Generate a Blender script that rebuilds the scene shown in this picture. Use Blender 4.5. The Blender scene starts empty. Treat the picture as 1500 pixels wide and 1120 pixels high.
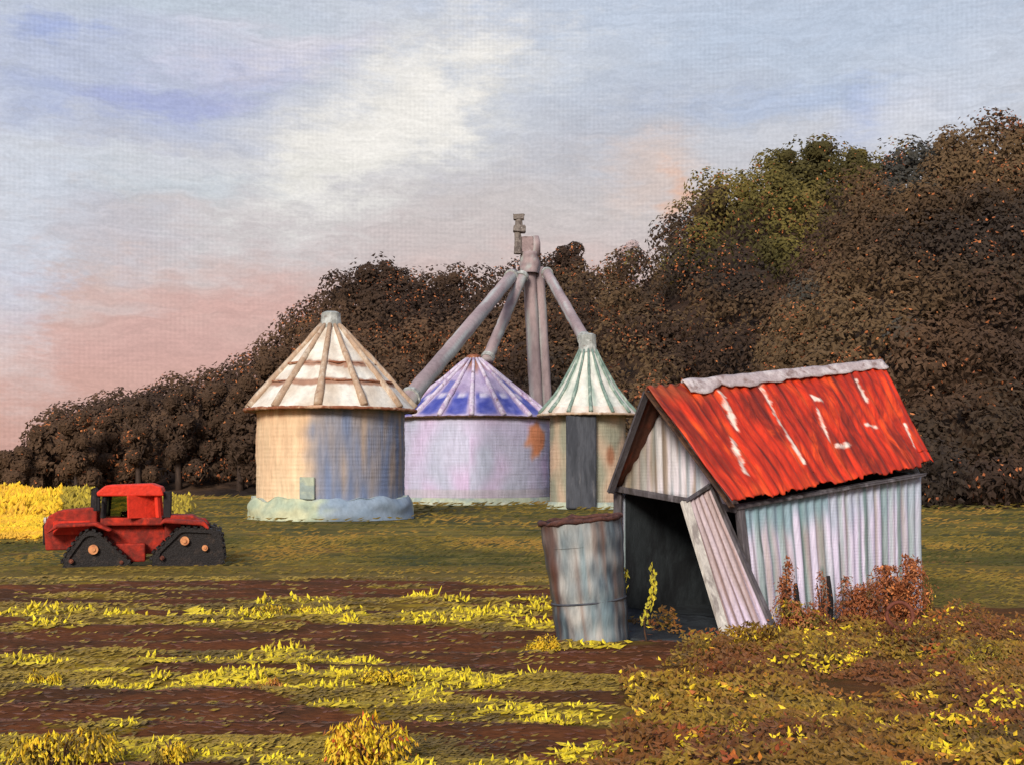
import bpy, math, random
from mathutils import Vector, Matrix, noise as mnoise

random.seed(11)
R = random.random
U = random.uniform
SC = bpy.context.scene
COL = SC.collection
F, CX, HZ, H = 1810.0, 750.0, 684.0, 2.6      # survey of the photograph: focal length, centre, horizon (px), eye height (m)


def P(px, py, Y):
    return Vector(((px - CX) / F * Y, Y, H - (py - HZ) / F * Y))


def lin(c):
    return tuple(((v / 255) / 12.92 if v / 255 <= 0.04045 else ((v / 255 + 0.055) / 1.055) ** 2.4) for v in c)


def L4(c):
    return (*lin(c), 1.0)


def mixc(a, b, t):
    return tuple(a[i] * (1 - t) + b[i] * t for i in range(3))


def sm(a, b, x):
    t = max(0.0, min(1.0, (x - a) / (b - a)))
    return t * t * (3 - 2 * t)


def nz(x, y=0.0, z=0.0):
    return mnoise.noise(Vector((x, y, z)))


# ------------------------------------------------------------------ node helper
class S:
    """a socket with arithmetic"""
    def __init__(s, nt, sock): s.nt, s.k = nt, sock

    def m(s, op, *o, clamp=False):
        n = s.nt.nodes.new('ShaderNodeMath'); n.operation = op; n.use_clamp = clamp
        for i, v in enumerate((s,) + o):
            if isinstance(v, S): s.nt.links.new(v.k, n.inputs[i])
            else: n.inputs[i].default_value = v
        return S(s.nt, n.outputs[0])
    def __add__(s, o): return s.m('ADD', o)
    def __sub__(s, o): return s.m('SUBTRACT', o)
    def __mul__(s, o): return s.m('MULTIPLY', o)


def node(nt, t, **kw):
    n = nt.nodes.new(t)
    for k, v in kw.items(): setattr(n, k, v)
    return n


def tex_noise(nt, vec, scale, detail=4.0, rough=0.55, dist=0.0):
    n = node(nt, 'ShaderNodeTexNoise')
    n.inputs['Scale'].default_value = scale; n.inputs['Detail'].default_value = detail
    n.inputs['Roughness'].default_value = rough; n.inputs['Distortion'].default_value = dist
    if vec is not None: nt.links.new(vec, n.inputs['Vector'])
    return n


def mapping(nt, vec, scale=(1, 1, 1), rot=(0, 0, 0)):
    n = node(nt, 'ShaderNodeMapping')
    n.inputs['Scale'].default_value = scale; n.inputs['Rotation'].default_value = rot
    nt.links.new(vec, n.inputs['Vector'])
    return n.outputs[0]


def remap(nt, v, a, b, c=0.0, d=1.0):
    n = node(nt, 'ShaderNodeMapRange'); n.interpolation_type = 'SMOOTHSTEP'
    nt.links.new(v.k if isinstance(v, S) else v, n.inputs['Value'])
    n.inputs['From Min'].default_value = a; n.inputs['From Max'].default_value = b
    n.inputs['To Min'].default_value = c; n.inputs['To Max'].default_value = d
    return S(nt, n.outputs[0])


def cmix(nt, fac, a, b, mode='MIX'):
    n = node(nt, 'ShaderNodeMix', data_type='RGBA', blend_type=mode)
    for v, i in ((fac, 0), (a, 6), (b, 7)):
        if isinstance(v, S): v = v.k
        if hasattr(v, 'is_output'): nt.links.new(v, n.inputs[i])
        else: n.inputs[i].default_value = v
    return n.outputs[2]


def paint(name, base=None, others=(), stroke=(1, 1, 1), grain=(8, 8, 8), attr=None, coord='Object',
          rough=0.75, bump=0.5, depth=0.02, vary=0.3, weave=None, weave_amt=0.18, cover=0.5, spec=0.25, two_sided=False):
    """weathered, brushed paint: a base colour (or a colour attribute of the surface) broken by streaks of other colours"""
    m = bpy.data.materials.new(name); m.use_nodes = True
    nt = m.node_tree; nt.nodes.clear()
    out = node(nt, 'ShaderNodeOutputMaterial'); b = node(nt, 'ShaderNodeBsdfPrincipled')
    nt.links.new(b.outputs[0], out.inputs[0])
    tc = node(nt, 'ShaderNodeTexCoord'); vec = tc.outputs[coord]
    warp = tex_noise(nt, vec, 0.6, 2)
    va = node(nt, 'ShaderNodeVectorMath', operation='MULTIPLY_ADD')
    nt.links.new(warp.outputs['Color'], va.inputs[0]); va.inputs[1].default_value = (0.35, 0.35, 0.35); nt.links.new(vec, va.inputs[2])
    vv = va.outputs[0]
    if attr:
        a = node(nt, 'ShaderNodeAttribute', attribute_name=attr); col = a.outputs['Color']
    else:
        rgb = node(nt, 'ShaderNodeRGB'); rgb.outputs[0].default_value = L4(base); col = rgb.outputs[0]
    sv = mapping(nt, vv, stroke)
    for i, c in enumerate(others):
        c, cv = c if isinstance(c[0], (tuple, list)) else (c, cover)
        n = tex_noise(nt, sv, 1.0 + 0.37 * i, 5, 0.6, 0.4)
        n.noise_dimensions = '4D'; n.inputs['W'].default_value = 3.1 * i + 0.7
        lo = 0.5 + (0.5 - cv) * 0.5
        f = remap(nt, n.outputs['Fac'], lo - 0.06, lo + 0.09)
        col = cmix(nt, f, col, L4(c))
    g = tex_noise(nt, mapping(nt, vv, grain), 1.0, 5, 0.65, 0.3)
    val = remap(nt, g.outputs['Fac'], 0.25, 0.75, 1 - vary, 1 + vary)
    hgt = S(nt, g.outputs['Fac'])
    if weave:
        sp = node(nt, 'ShaderNodeSeparateXYZ'); nt.links.new(vec, sp.inputs[0])
        k = 2 * math.pi / weave
        wx = (S(nt, sp.outputs[0]) + S(nt, sp.outputs[1])) * k
        w = (wx.m('SINE') + (S(nt, sp.outputs[2]) * k).m('SINE')) * .5
        w = w * remap(nt, tex_noise(nt, vec, 0.25 / weave, 3).outputs['Fac'], 0.35, 0.65)
        val = val * (w * weave_amt + 1.0)
        hgt = hgt + w * 0.3
    vm = node(nt, 'ShaderNodeVectorMath', operation='SCALE')
    nt.links.new(col, vm.inputs[0]); nt.links.new(val.k, vm.inputs['Scale'])
    nt.links.new(vm.outputs[0], b.inputs['Base Color'])
    b.inputs['Roughness'].default_value = rough; b.inputs['Specular IOR Level'].default_value = spec
    bp = node(nt, 'ShaderNodeBump'); bp.inputs['Strength'].default_value = bump; bp.inputs['Distance'].default_value = depth
    nt.links.new(hgt.k, bp.inputs['Height']); nt.links.new(bp.outputs[0], b.inputs['Normal'])
    return m


# ------------------------------------------------------------------ object helpers
def thing(name, label, cat, loc=(0, 0, 0), group=None):
    o = bpy.data.objects.new(name, None); COL.objects.link(o); o.location = loc
    o.empty_display_size = 0.3
    return tag(o, label, cat, group)


def tag(o, label=None, cat=None, group=None, kind=None):
    for k, v in (('label', label), ('category', cat), ('group', group), ('kind', kind)):
        if v: o[k] = v
    return o


class MB:
    def __init__(s): s.v, s.f, s.c, s.uv = [], [], [], {}

    def quad_grid(s, fn, nu, nv, colf=None, wrap=False):
        b = len(s.v)
        for j in range(nv + 1):
            for i in range(nu if wrap else nu + 1):
                u, v = i / nu, j / nv
                s.v.append(Vector(fn(u, v)))
                s.c.append(colf(u, v) if colf else (1, 1, 1))
        w = nu if wrap else nu + 1
        for j in range(nv):
            for i in range(nu):
                a, c = b + j * w + i, b + j * w + (i + 1) % w
                s.f.append((a, c, c + w, a + w))
        return s

    def tube(s, pts, rad, n=10, cap=True, colf=None, jit=0.0):
        b0 = len(s.v); pts = [Vector(p) for p in pts]
        rad = rad if isinstance(rad, (list, tuple)) else [rad] * len(pts)
        for k, p in enumerate(pts):
            d = (pts[min(k + 1, len(pts) - 1)] - pts[max(k - 1, 0)]).normalized()
            a = d.orthogonal().normalized() if abs(d.z) > 0.9 else d.cross(Vector((0, 0, 1))).normalized()
            e = d.cross(a)
            for i in range(n):
                t = 2 * math.pi * i / n; r = rad[k] * (1 + U(-jit, jit))
                s.v.append(p + a * math.cos(t) * r + e * math.sin(t) * r)
                s.c.append(colf(i / n, k / max(1, len(pts) - 1)) if colf else (1, 1, 1))
        for k in range(len(pts) - 1):
            for i in range(n):
                a, c = b0 + k * n + i, b0 + k * n + (i + 1) % n
                s.f.append((a, c, c + n, a + n))
        if cap:
            s.f.append(tuple(b0 + i for i in reversed(range(n))))
            s.f.append(tuple(b0 + (len(pts) - 1) * n + i for i in range(n)))
        return s

    def box(s, c, size, rot=None, jit=0.0):
        """a box with chamfered, slightly uneven corners"""
        b = len(s.v); c = Vector(c); hx, hy, hz = (v / 2 for v in size)
        ch = min(size) * 0.12
        rings = [(-hz, ch), (-hz + ch, 0), (hz - ch, 0), (hz, ch)]
        for z, q in rings:
            for x, y in ((-hx + ch + q, -hy + q), (hx - ch - q, -hy + q), (hx - q, -hy + ch + q), (hx - q, hy - ch - q),
                         (hx - ch - q, hy - q), (-hx + ch + q, hy - q), (-hx + q, hy - ch - q), (-hx + q, -hy + ch + q)):
                p = Vector((x + U(-jit, jit), y + U(-jit, jit), z + U(-jit, jit)))
                if rot is not None: p = rot @ p
                s.v.append(c + p); s.c.append((1, 1, 1))
        for k in range(3):
            for i in range(8):
                a, d = b + k * 8 + i, b + k * 8 + (i + 1) % 8
                s.f.append((a, d, d + 8, a + 8))
        s.f.append(tuple(b + i for i in reversed(range(8)))); s.f.append(tuple(b + 24 + i for i in range(8)))
        return s

    def beam(s, p, q, w, d, jit=0.0):
        p, q = Vector(p), Vector(q); z = (q - p)
        rot = z.to_track_quat('Z', 'Y').to_matrix()
        return s.box((p + q) / 2, (w, d, z.length), rot, jit)

    def prism(s, prof, y0, y1):
        """profile in x,z extruded along y"""
        b = len(s.v); n = len(prof)
        for y in (y0, y1):
            for x, z in prof: s.v.append(Vector((x, y, z))); s.c.append((1, 1, 1))
        for i in range(n): s.f.append((b + i, b + (i + 1) % n, b + n + (i + 1) % n, b + n + i))
        s.f.append(tuple(b + i for i in reversed(range(n)))); s.f.append(tuple(b + n + i for i in range(n)))
        return s

    def dab(s, p, nrm, length, width, col, up=None, far=False):
        """one leaf: a folded six-cornered blade"""
        nrm = nrm.normalized()
        a = (up if up is not None else Vector((U(-1, 1), U(-1, 1), U(-1, 1))))
        a = a - nrm * a.dot(nrm)
        if a.length < 1e-3: a = nrm.orthogonal()
        a.normalize(); t = nrm.cross(a)
        b = len(s.v); lf = nrm * width * 0.3
        if far:
            l, w = length / 2, width / 2
            for q in (-a * l + t * w * U(-.5, .2), -a * l * U(-.2, .3) + t * w - lf, a * l + t * w * U(-.4, .4), -t * w * U(.7, 1.1) - lf):
                s.v.append(p + q); s.c.append(col)
            s.f.append((b, b + 1, b + 2, b + 3)); return s
        l, w = length / 2, width / 2
        for q in (-a * l, -a * l * .35 + t * w * U(.8, 1.1) - lf, a * l * .4 + t * w * U(.6, 1) - lf, a * l * U(.85, 1.1),
                  a * l * .4 - t * w * U(.6, 1) - lf, -a * l * .35 - t * w * U(.8, 1.1) - lf):
            s.v.append(p + q); s.c.append(col)
        s.f.append((b, b + 1, b + 2, b + 3)); s.f.append((b, b + 3, b + 4, b + 5))
        return s

    def build(s, name, mat, parent=None, smooth=False, attr=True, solid=0.0):
        me = bpy.data.meshes.new(name); off = Vector((0, 0, 0))
        p = parent
        while p is not None: off += p.location; p = p.parent
        me.from_pydata([tuple(v - off) for v in s.v], [], s.f); me.update()
        if attr:
            at = me.color_attributes.new('tint', 'FLOAT_COLOR', 'POINT')
            at.data.foreach_set('color', [x for c in s.c for x in (*c, 1.0)])
        if smooth: me.polygons.foreach_set('use_smooth', [True] * len(me.polygons))
        me.materials.append(mat)
        o = bpy.data.objects.new(name, me); COL.objects.link(o); o.parent = parent
        if solid:
            md = o.modifiers.new('thick', 'SOLIDIFY'); md.thickness = solid; md.offset = 0
        return o


# ------------------------------------------------------------------ materials
M = {}
M['leaf'] = paint('foliage', attr='tint', stroke=(.5, .5, .5), grain=(1.4, 1.4, 1.8), vary=.3, bump=.4, depth=.1, rough=.85, spec=.1)
M['leaf_near'] = paint('near_foliage', attr='tint', stroke=(3, 3, 3), grain=(22, 22, 12), vary=.35, bump=.5, depth=.01, rough=.6, spec=.3)
M['bark'] = paint('bark', (62, 48, 40), [((96, 74, 58), .4)], (1, 1, .3), (6, 6, 1.5), vary=.35)
M['bin_wall'] = paint('bin_wall', attr='tint', stroke=(2.2, 2.2, .35), grain=(5, 5, .7), vary=.16, bump=.5, depth=.05, weave=.21, weave_amt=.05, rough=.7)
M['bin_roof'] = paint('bin_roof', attr='tint', stroke=(1.2, 1.2, 1.0), grain=(3.2, 3.2, 2.4), vary=.14, bump=.6, depth=.06, rough=.6)
M['tan_rib'] = paint('tan_rib', (176, 148, 122), [((198, 180, 158), .4), ((136, 100, 76), .25)], (2, 2, 1), (5, 5, 3), vary=.2)
M['rust_band'] = paint('rust_band', (140, 86, 60), [((190, 150, 120), .4)], (2, 2, 2), (7, 7, 7), vary=.25)
M['zinc_cap'] = paint('zinc_cap', (150, 152, 146), [((186, 188, 182), .45), ((122, 104, 96), .25)], (2, 2, 2), (6, 6, 6), vary=.2)
M['plinth'] = paint('pale_concrete', (176, 182, 158), [((150, 162, 154), .5), ((198, 200, 180), .3)], (.7, .7, 1.2), (4, 4, 3), vary=.15, depth=.05)
M['plinth_tint'] = paint('tinted_concrete', attr='tint', stroke=(1, 1, 1), grain=(4, 4, 3), vary=.15, depth=.05)
M['violet_rib'] = paint('violet_rib', (204, 192, 206), [((176, 152, 182), .45), ((128, 100, 96), .25)], (1.5, 1.5, 1), (4, 4, 3), vary=.2)
M['green_rib'] = paint('green_rib', (118, 138, 126), [((166, 178, 164), .35), ((94, 116, 106), .3)], (2, 2, 1), (5, 5, 3), vary=.2)
M['duct'] = paint('dark_duct', (76, 78, 84), [((60, 62, 68), .5), ((106, 104, 106), .2)], (2, 2, .3), (6, 6, 1), vary=.2)
M['mauve'] = paint('mauve_steel', attr='tint', stroke=(.8, .8, .4), grain=(3, 3, 1.5), vary=.15, bump=.4, depth=.04)
M['vent'] = paint('vent_iron', (128, 118, 110), [((98, 88, 82), .5), ((176, 168, 158), .25)], (3, 3, 3), (8, 8, 8), vary=.25)
M['mauve_plain'] = paint('mauve_sheet', (150, 130, 128), [((172, 160, 156), .4), ((118, 100, 96), .3)], (1, 1, 1), (4, 4, 4), vary=.2)
M['red_roof'] = paint('red_iron_roof', attr='tint', stroke=(15, 1.8, 1), grain=(80, 6, 1), coord='UV', vary=.34, bump=.55, depth=.012, rough=.5, spec=.3,
                      others=[((126, 36, 18), .40), ((230, 78, 24), .30)])
M['dark_roof'] = paint('old_iron_roof', (96, 60, 46), [((130, 60, 36), .4)], (3, 3, 1), (20, 20, 4), vary=.3)
M['ridge'] = paint('ridge_sheet', (176, 160, 158), [((204, 192, 188), .4), ((140, 118, 112), .35)], (3, 3, 3), (16, 16, 16), vary=.18)
M['shed_wall'] = paint('shed_wall', attr='tint', stroke=(3.5, 3.5, .5), grain=(28, 28, 2), vary=.17, bump=.5, depth=.01, weave=.055, weave_amt=.06, rough=.6)
M['dark_wood'] = paint('dark_wood', (88, 82, 84), [((66, 60, 58), .4), ((116, 110, 112), .35)], (4, 4, 1), (24, 24, 4), vary=.2)
M['brown_wood'] = paint('brown_wood', (84, 58, 40), [((56, 40, 32), .5), ((128, 90, 66), .25)], (6, 6, 6), (24, 24, 24), vary=.3)
M['white_wood'] = paint('white_board', (196, 188, 176), [((150, 140, 132), .4), ((222, 214, 200), .3)], (6, 6, 1), (30, 30, 5), vary=.2)
M['inside'] = paint('inside_shade', (48, 52, 54), [((36, 38, 40), .5)], (2, 2, 1), (10, 10, 4), vary=.25)  # dark tone puts the shed's inside shade into the colour
M['rust'] = paint('rust', (112, 62, 46), [((86, 46, 36), .4), ((150, 92, 66), .25)], (6, 6, 3), (30, 30, 12), vary=.25)
M['dull_rim'] = paint('dull_rust', (92, 58, 48), [((70, 46, 42), .5), ((116, 86, 74), .25)], (6, 6, 6), (30, 30, 30), vary=.3)
M['tank'] = paint('tank_iron', attr='tint', stroke=(5, 5, .9), grain=(24, 24, 3), vary=.22, bump=.5, depth=.01, rough=.45, spec=.45)
M['tr_red'] = paint('faded_red_paint', (160, 46, 32), [((120, 42, 32), .5), ((196, 54, 32), .32), ((104, 58, 42), .2)], (2.2, 2.2, 2.2), (9, 9, 9), vary=.28, rough=.7, spec=.2, bump=.8)
M['tr_bright'] = paint('bright_red_paint', (224, 56, 34), [((190, 48, 30), .35), ((246, 92, 58), .25)], (2, 2, 2), (9, 9, 9), vary=.16, rough=.6, spec=.25, bump=.8)
M['rubber'] = paint('black_rubber', (38, 33, 31), [((58, 48, 42), .35)], (5, 5, 5), (22, 22, 22), vary=.35, bump=.8, depth=.03, rough=.55)
M['hub'] = paint('hub_paint', (214, 146, 96), [((180, 110, 72), .35)], (6, 6, 6), (20, 20, 20), vary=.2)
M['black'] = paint('black_iron', (36, 32, 32), [((58, 52, 50), .3)], (8, 8, 3), (30, 30, 20), vary=.3)
g = bpy.data.materials.new('cab_glass'); g.use_nodes = True
gb = g.node_tree.nodes['Principled BSDF']; gb.inputs['Base Color'].default_value = L4((205, 210, 170)); gb.inputs['Roughness'].default_value = .08
gb.inputs['Transmission Weight'].default_value = 1.0; gb.inputs['IOR'].default_value = 1.02
M['glass'] = g

# ------------------------------------------------------------------ ground
FIELD = [(-5, 'o'), (11.75, 'b'), (13.3, 'o'), (16.2, 'b'), (19.6, 'o'), (23.2, 'b'), (27.6, 'm')]


def strip(x, y):
    """which strip of the field a spot lies in: o weedy, b bare soil, m meadow, u rough ground by the shed"""
    yy = y + 1.9 * nz(x * .12, y * .05, 3) + .9 * nz(x * .5, y * .3, 9) + .018 * x
    edge = 1.9 + 1.3 * nz(y * .25, 5) - max(0, 17 - y) * .15
    if x > edge and y < 30: return 'u' if y < 21 + .6 * nz(x, y) + (2 if x > 7 else 0) else 'm'
    k = 'o'
    for a, t in FIELD:
        if yy > a: k = t
    if k == 'o' and nz(x * .4, y * 1.1, 21) > .2: return 'b'
    if k == 'b' and nz(x * .35, y * 1.1, 41) > .3: return 'o'
    return k


GC = {'o': [(104, 84, 28), (124, 100, 28), (82, 62, 28), (146, 120, 32)], 'b': [(80, 47, 24), (96, 54, 28), (70, 44, 24), (106, 60, 32)],
      'm': [(104, 86, 38), (116, 94, 40), (94, 80, 36), (126, 102, 44)], 'u': [(84, 58, 20), (96, 56, 22), (74, 52, 18), (98, 74, 22)]}


def gcol(x, y):
    k = strip(x, y)
    t = 1.5 + 2.2 * nz(x * .5, y * 2.2, 77)
    i = max(0, min(2, int(t))); c = mixc(GC[k][i], GC[k][i + 1], max(0, min(1, t - i)))
    return lin(c)


def gz(x, y):
    if y > 32 or y < 2: return 0.0
    k = 1 - sm(26, 32, y)
    k2 = 1 - sm(1.5, 3.5, x)
    return k * (.045 * math.sin(2 * math.pi * (y + .8 * nz(x * .1, y * .1)) / .95) * k2 + .05 * nz(x * .8, y * .8) + .02 * nz(x * 3, y * 3))


m_near = paint('field_soil', attr='tint', stroke=(1.2, 4, 3), grain=(7, 22, 14), vary=.38, bump=.7, depth=.03, rough=.85, spec=.12)
mb = MB()
mb.quad_grid(lambda u, v: (-26 + 44 * u, 5 + 27 * v ** 1.25, gz(-26 + 44 * u, 5 + 27 * v ** 1.25) + .05 * (1 - sm(0, .02, 1 - v))),
             300, 330, lambda u, v: gcol(-26 + 44 * u, 5 + 27 * v ** 1.25))
tag(mb.build('field', m_near, smooth=True), kind='structure')

m_far = paint('meadow', (98, 86, 40), [((124, 106, 46), .5), ((70, 70, 36), .45), ((134, 98, 48), .3)], (.16, .3, .3), (1.2, 2.2, 3), vary=.42, bump=.6, depth=.08, rough=.9, spec=.1)
mb = MB(); n = 60
mb.quad_grid(lambda u, v: ((u - .5) * 2400, -300 + 2700 * v, -.12), 24, 24)
tag(mb.build('ground', m_far, attr=False), kind='structure')


# ------------------------------------------------------------------ foliage
def pick(pal, p, sc, jit=.35):
    """neighbouring leaves take neighbouring colours"""
    t = (.5 + 1.25 * nz(p.x * sc, p.y * sc, p.z * sc * 1.3) + U(-jit, jit) * .5) * (len(pal) - 1)
    t = max(0, min(len(pal) - 1.001, t)); i = int(t)
    return mixc(pal[i], pal[i + 1], t - i) if len(pal) > 1 else pal[0]


def crown(mb, lobes, n, size, pal, flecks=(), pf=.06, var=.06, aspect=.72, back=.55):
    for c, r in lobes:
        c = Vector(c)
        q = r if isinstance(r, tuple) else (r, r, r)
        for _ in range(n):
            d = Vector((random.gauss(0, 1), random.gauss(0, 1), random.gauss(.25, 1))).normalized()
            if d.y > back: d.y = -d.y
            k = U(.84, 1.03) if R() < .8 else U(.4, .84)
            p = c + Vector((d.x * q[0], d.y * q[1], d.z * q[2])) * k
            fk = nz(p.x * .11, p.y * .11, p.z * .16 + 50) > .12
            col = random.choice(flecks) if flecks and R() < (pf * 2.2 if fk else pf * .25) else pick(pal, p + Vector((9, 0, 0)), .045, .2)
            f = 1 + U(-var, var)
            z_ = .6 if col in flecks else 1
            mb.dab(p, d + Vector((U(-.22, .22), U(-.4, .1), U(-.1, .35))), size * z_ * U(.6, 1.4), size * z_ * aspect * U(.6, 1.3),
                   tuple(v * f for v in lin(col)), far=True)


DARK = [(58, 45, 37), (68, 53, 42), (76, 58, 44), (84, 64, 48), (92, 70, 52)]
OLIVE = [(70, 64, 36), (88, 80, 42), (100, 90, 46), (114, 100, 52), (88, 76, 44)]
BROWN = [(58, 49, 42), (68, 55, 43), (78, 61, 45), (88, 69, 49), (98, 78, 55)]
RUSTF = [(176, 104, 62), (154, 92, 58), (190, 120, 74), (140, 84, 58)]

SKY1 = [(-500, 690), (-100, 680), (0, 672), (35, 650), (110, 605), (200, 580), (300, 552), (365, 535), (410, 490), (460, 445), (500, 405), (545, 392), (600, 402), (640, 405),
        (740, 402), (790, 385), (830, 375), (880, 392), (945, 368), (985, 325), (1040, 275), (1075, 245), (1130, 222), (1175, 214), (1250, 224), (1320, 228), (1400, 220),
        (1500, 230), (1800, 300), (2300, 420), (3200, 600)]
SKY2 = [(1030, 684), (1080, 640), (1120, 560), (1150, 440), (1200, 335), (1270, 252), (1320, 228), (1400, 190), (1460, 168), (1500, 172), (1600, 160), (1800, 190), (2200, 330), (3000, 560)]


def interp(t, x):
    if x <= t[0][0]: return t[0][1]
    for (a, b), (c, d) in zip(t, t[1:]):
        if x <= c: return b + (d - b) * (x - a) / (c - a)
    return t[-1][1]


def hill_fn(tab, y0, yr, crownh):
    def h(x, y):
        px = CX + F * x / y
        top = max(0.0, H + (HZ - interp(tab, px)) / F * yr - crownh)
        t = max(0, min(1, (y - y0) / (yr - y0)))
        k = t ** .85 if y <= yr else 1 - .35 * sm(yr, yr + 120, y)
        return top * k + .8 * nz(x * .05, y * .05) * min(1, t * 3)
    return h


h1 = hill_fn(SKY1, 118, 185, 4.5)
h2 = hill_fn(SKY2, 88, 135, 3.6)
m_hill = paint('hill_floor', (64, 50, 42), [((84, 64, 48), .5), ((48, 40, 36), .4)], (.08, .08, .08), (.9, .9, .9), vary=.35, depth=.3, bump=.7, rough=.95, spec=.05)
mb = MB()
mb.quad_grid(lambda u, v: ((lambda y: ((-1100 + 3600 * u) / F * y, y, h1((-1100 + 3600 * u) / F * y, y) - .15))(116 + 190 * v)), 120, 40)
tag(mb.build('hill', m_hill, attr=False, smooth=True), kind='structure')
mb = MB()
mb.quad_grid(lambda u, v: ((lambda y: ((270 + 2000 * u) / F * y, y, h2((270 + 2000 * u) / F * y, y) - .2))(86 + 150 * v)), 80, 40)
tag(mb.build('near_hill', m_hill, attr=False, smooth=True), kind='structure')


def wood(name, h, px0, px1, y0, y1, step, rad, n, size, pal_of, label, ystep=.8):
    mb = MB(); y = y0
    while y < y1:
        x = (px0 - CX) / F * y
        while x < (px1 - CX) / F * y:
            xx, yy = x + U(-.5, .5) * step, y + U(-.5, .5) * step
            z = h(xx, yy)
            if z > .02 or (CX + F * xx / yy > 1300 and yy < 90) or (name == 'treeline'):
                pal, fl, pf = pal_of(CX + F * xx / yy, HZ - F * (z - H) / yy)
                r = rad * U(.75, 1.3)
                crown(mb, [((xx, yy, z + r * .45), (r, r, r * U(.85, 1.15))), ((xx + U(-r, r) * .6, yy - r * .3, z + r * U(.4, 1)), r * .6)], n, size, pal, fl, pf)
            x += step
        y += step * ystep
    return tag(mb.build(name, M['leaf']), label=label, cat='woodland', kind='stuff')


def pal1(px, py):
    if px < 480: return DARK, RUSTF, .10
    if 930 < px < 1330 and py < 420 and nz(px * .006, py * .008) > -.2: return OLIVE + BROWN[:2], RUSTF, .07
    if px < 800: return DARK, RUSTF, .09
    return BROWN + DARK[:2], RUSTF, .12


def pal2(px, py):
    t = nz(px * .006, py * .006, 8)
    return (BROWN if t > -.1 else DARK + [(66, 64, 58)]), RUSTF, (.16 if t > .15 else .04)


wood('woodland', h1, 100, 1420, 122, 192, 5.2, 3.9, 150, .62, pal1, 'dark brown woodland covering the hill behind the grain bins')
wood('woodland', h2, 1075, 1880, 82.5, 139, 3.5, 2.8, 105, .52, pal2, 'brown wooded slope rising at the right behind the red roofed shed', .55)


def tree(name, label, px, Y, base, top, half, pal, fl=RUSTF, pf=.06, n=260, size=.5, group=None, nl=9, cat='tree'):
    X = (px - CX) / F * Y
    t = thing(name, label, cat, (X, Y, base), group)
    ht = top - base; w = half
    tb = MB(); lean = U(-.3, .3)
    pts = [(X + lean * k * k, Y + .2 * nz(k * 3, X), base - .3 + k * ht * .75) for k in (0, .2, .4, .6, .8, 1)]
    r0 = max(.12, ht * .028)
    tb.tube(pts, [r0 * 1.3, r0, r0 * .85, r0 * .65, r0 * .4, r0 * .15], 8, jit=.08)
    for k in range(6):
        a = U(0, 6.28); s0 = Vector(pts[2 + k % 3]); e = s0 + Vector((math.cos(a) * w * .65, math.sin(a) * w * .65, ht * U(.12, .28)))
        tb.tube([s0, (s0 + e) / 2 + Vector((0, 0, .1 * ht * .3)), e], [r0 * .45, r0 * .3, r0 * .1], 6)
    tb.build('trunk', M['bark'], t, attr=False, smooth=True)
    lobes = []
    for k in range(nl):
        a = k * 2.4 + U(-.4, .4); f = (k + .5) / nl
        rr = w * (1 - .55 * f) * U(.45, .75)
        z = base + ht * (.14 + .72 * f)
        lr = w * U(.38, .55) * (1.05 - .35 * f)
        lobes.append(((X + math.cos(a) * rr, Y + math.sin(a) * rr, z), (lr, lr, min(lr * U(.8, 1.1), (top - z) * 1.1 + .2))))
    lobes.append(((X, Y, base + ht * .55), (w * .6, w * .6, ht * .33)))
    cm = MB(); crown(cm, lobes, n, size, pal, fl, pf)
    cm.build('crown', M['leaf'], t)
    return t


ROW = [(22, 118, 655, 40, 'lowest dark tree at the open left end of the tree row'),
       (62, 121, 606, 34, 'small dark tree above the bright yellow crop strip'),
       (112, 117, 590, 36, 'dark brown tree rising left of the red tractor cab'),
       (160, 122, 582, 34, 'dark tree directly above the left edge of the tractor cab'),
       (203, 118, 562, 32, 'pointed dark tree straight behind the tractor cab'),
       (262, 120, 543, 38, 'rust tinged tree behind the right track of the tractor'),
       (312, 123, 538, 36, 'orange brown tree between the tractor and the cream grain bin'),
       (352, 119, 528, 36, 'dark tree close beside the left eave of the cream grain bin'),
       (402, 121, 474, 44, 'tall dark tree rising over the left roof slope of the cream grain bin'),
       (462, 124, 424, 46, 'tall brown tree straight behind the cap of the cream grain bin')]
for px, Y, py, hw, lab in ROW:
    tree('tree', lab, px, Y, 0, H + (HZ - py) / F * Y, hw / F * Y, DARK, pf=.12, n=250, size=.5, group='dark trees along the left field edge')
for px, Y, py, hw, pal, lab in [
    (548, 176, 377, 52, DARK, 'broad round dark tree on the skyline between the cream and violet bins'),
    (655, 178, 390, 36, DARK, 'low dark skyline tree left of the elevator head'),
    (832, 184, 349, 40, DARK + [(120, 100, 92)], 'dusky brown tree just right of the elevator head'),
    (1150, 180, 208, 34, OLIVE, 'olive green tree left of the topmost skyline tree'),
    (1196, 178, 196, 46, OLIVE, 'topmost olive green tree on the hill above the red roof'),
    (1252, 182, 212, 40, OLIVE + BROWN, 'brown and olive tree right of the topmost skyline tree'),
    (1046, 178, 262, 40, OLIVE + BROWN, 'rusty olive tree where the skyline climbs steeply')]:
    X = (px - CX) / F * Y
    b = h1(X, Y)
    top = H + (HZ - py) / F * Y
    tree('tree', lab, px, Y, b - 3, max(top, b + 4), hw / F * Y, pal, pf=.05, n=240, size=.62)
b = h1((918 - CX) / F * 200, 200)
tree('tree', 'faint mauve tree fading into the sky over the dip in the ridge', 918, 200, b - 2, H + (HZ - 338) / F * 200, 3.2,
     [(176, 156, 156), (164, 146, 146), (184, 166, 164)], (), 0, n=90, size=.7)


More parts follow.
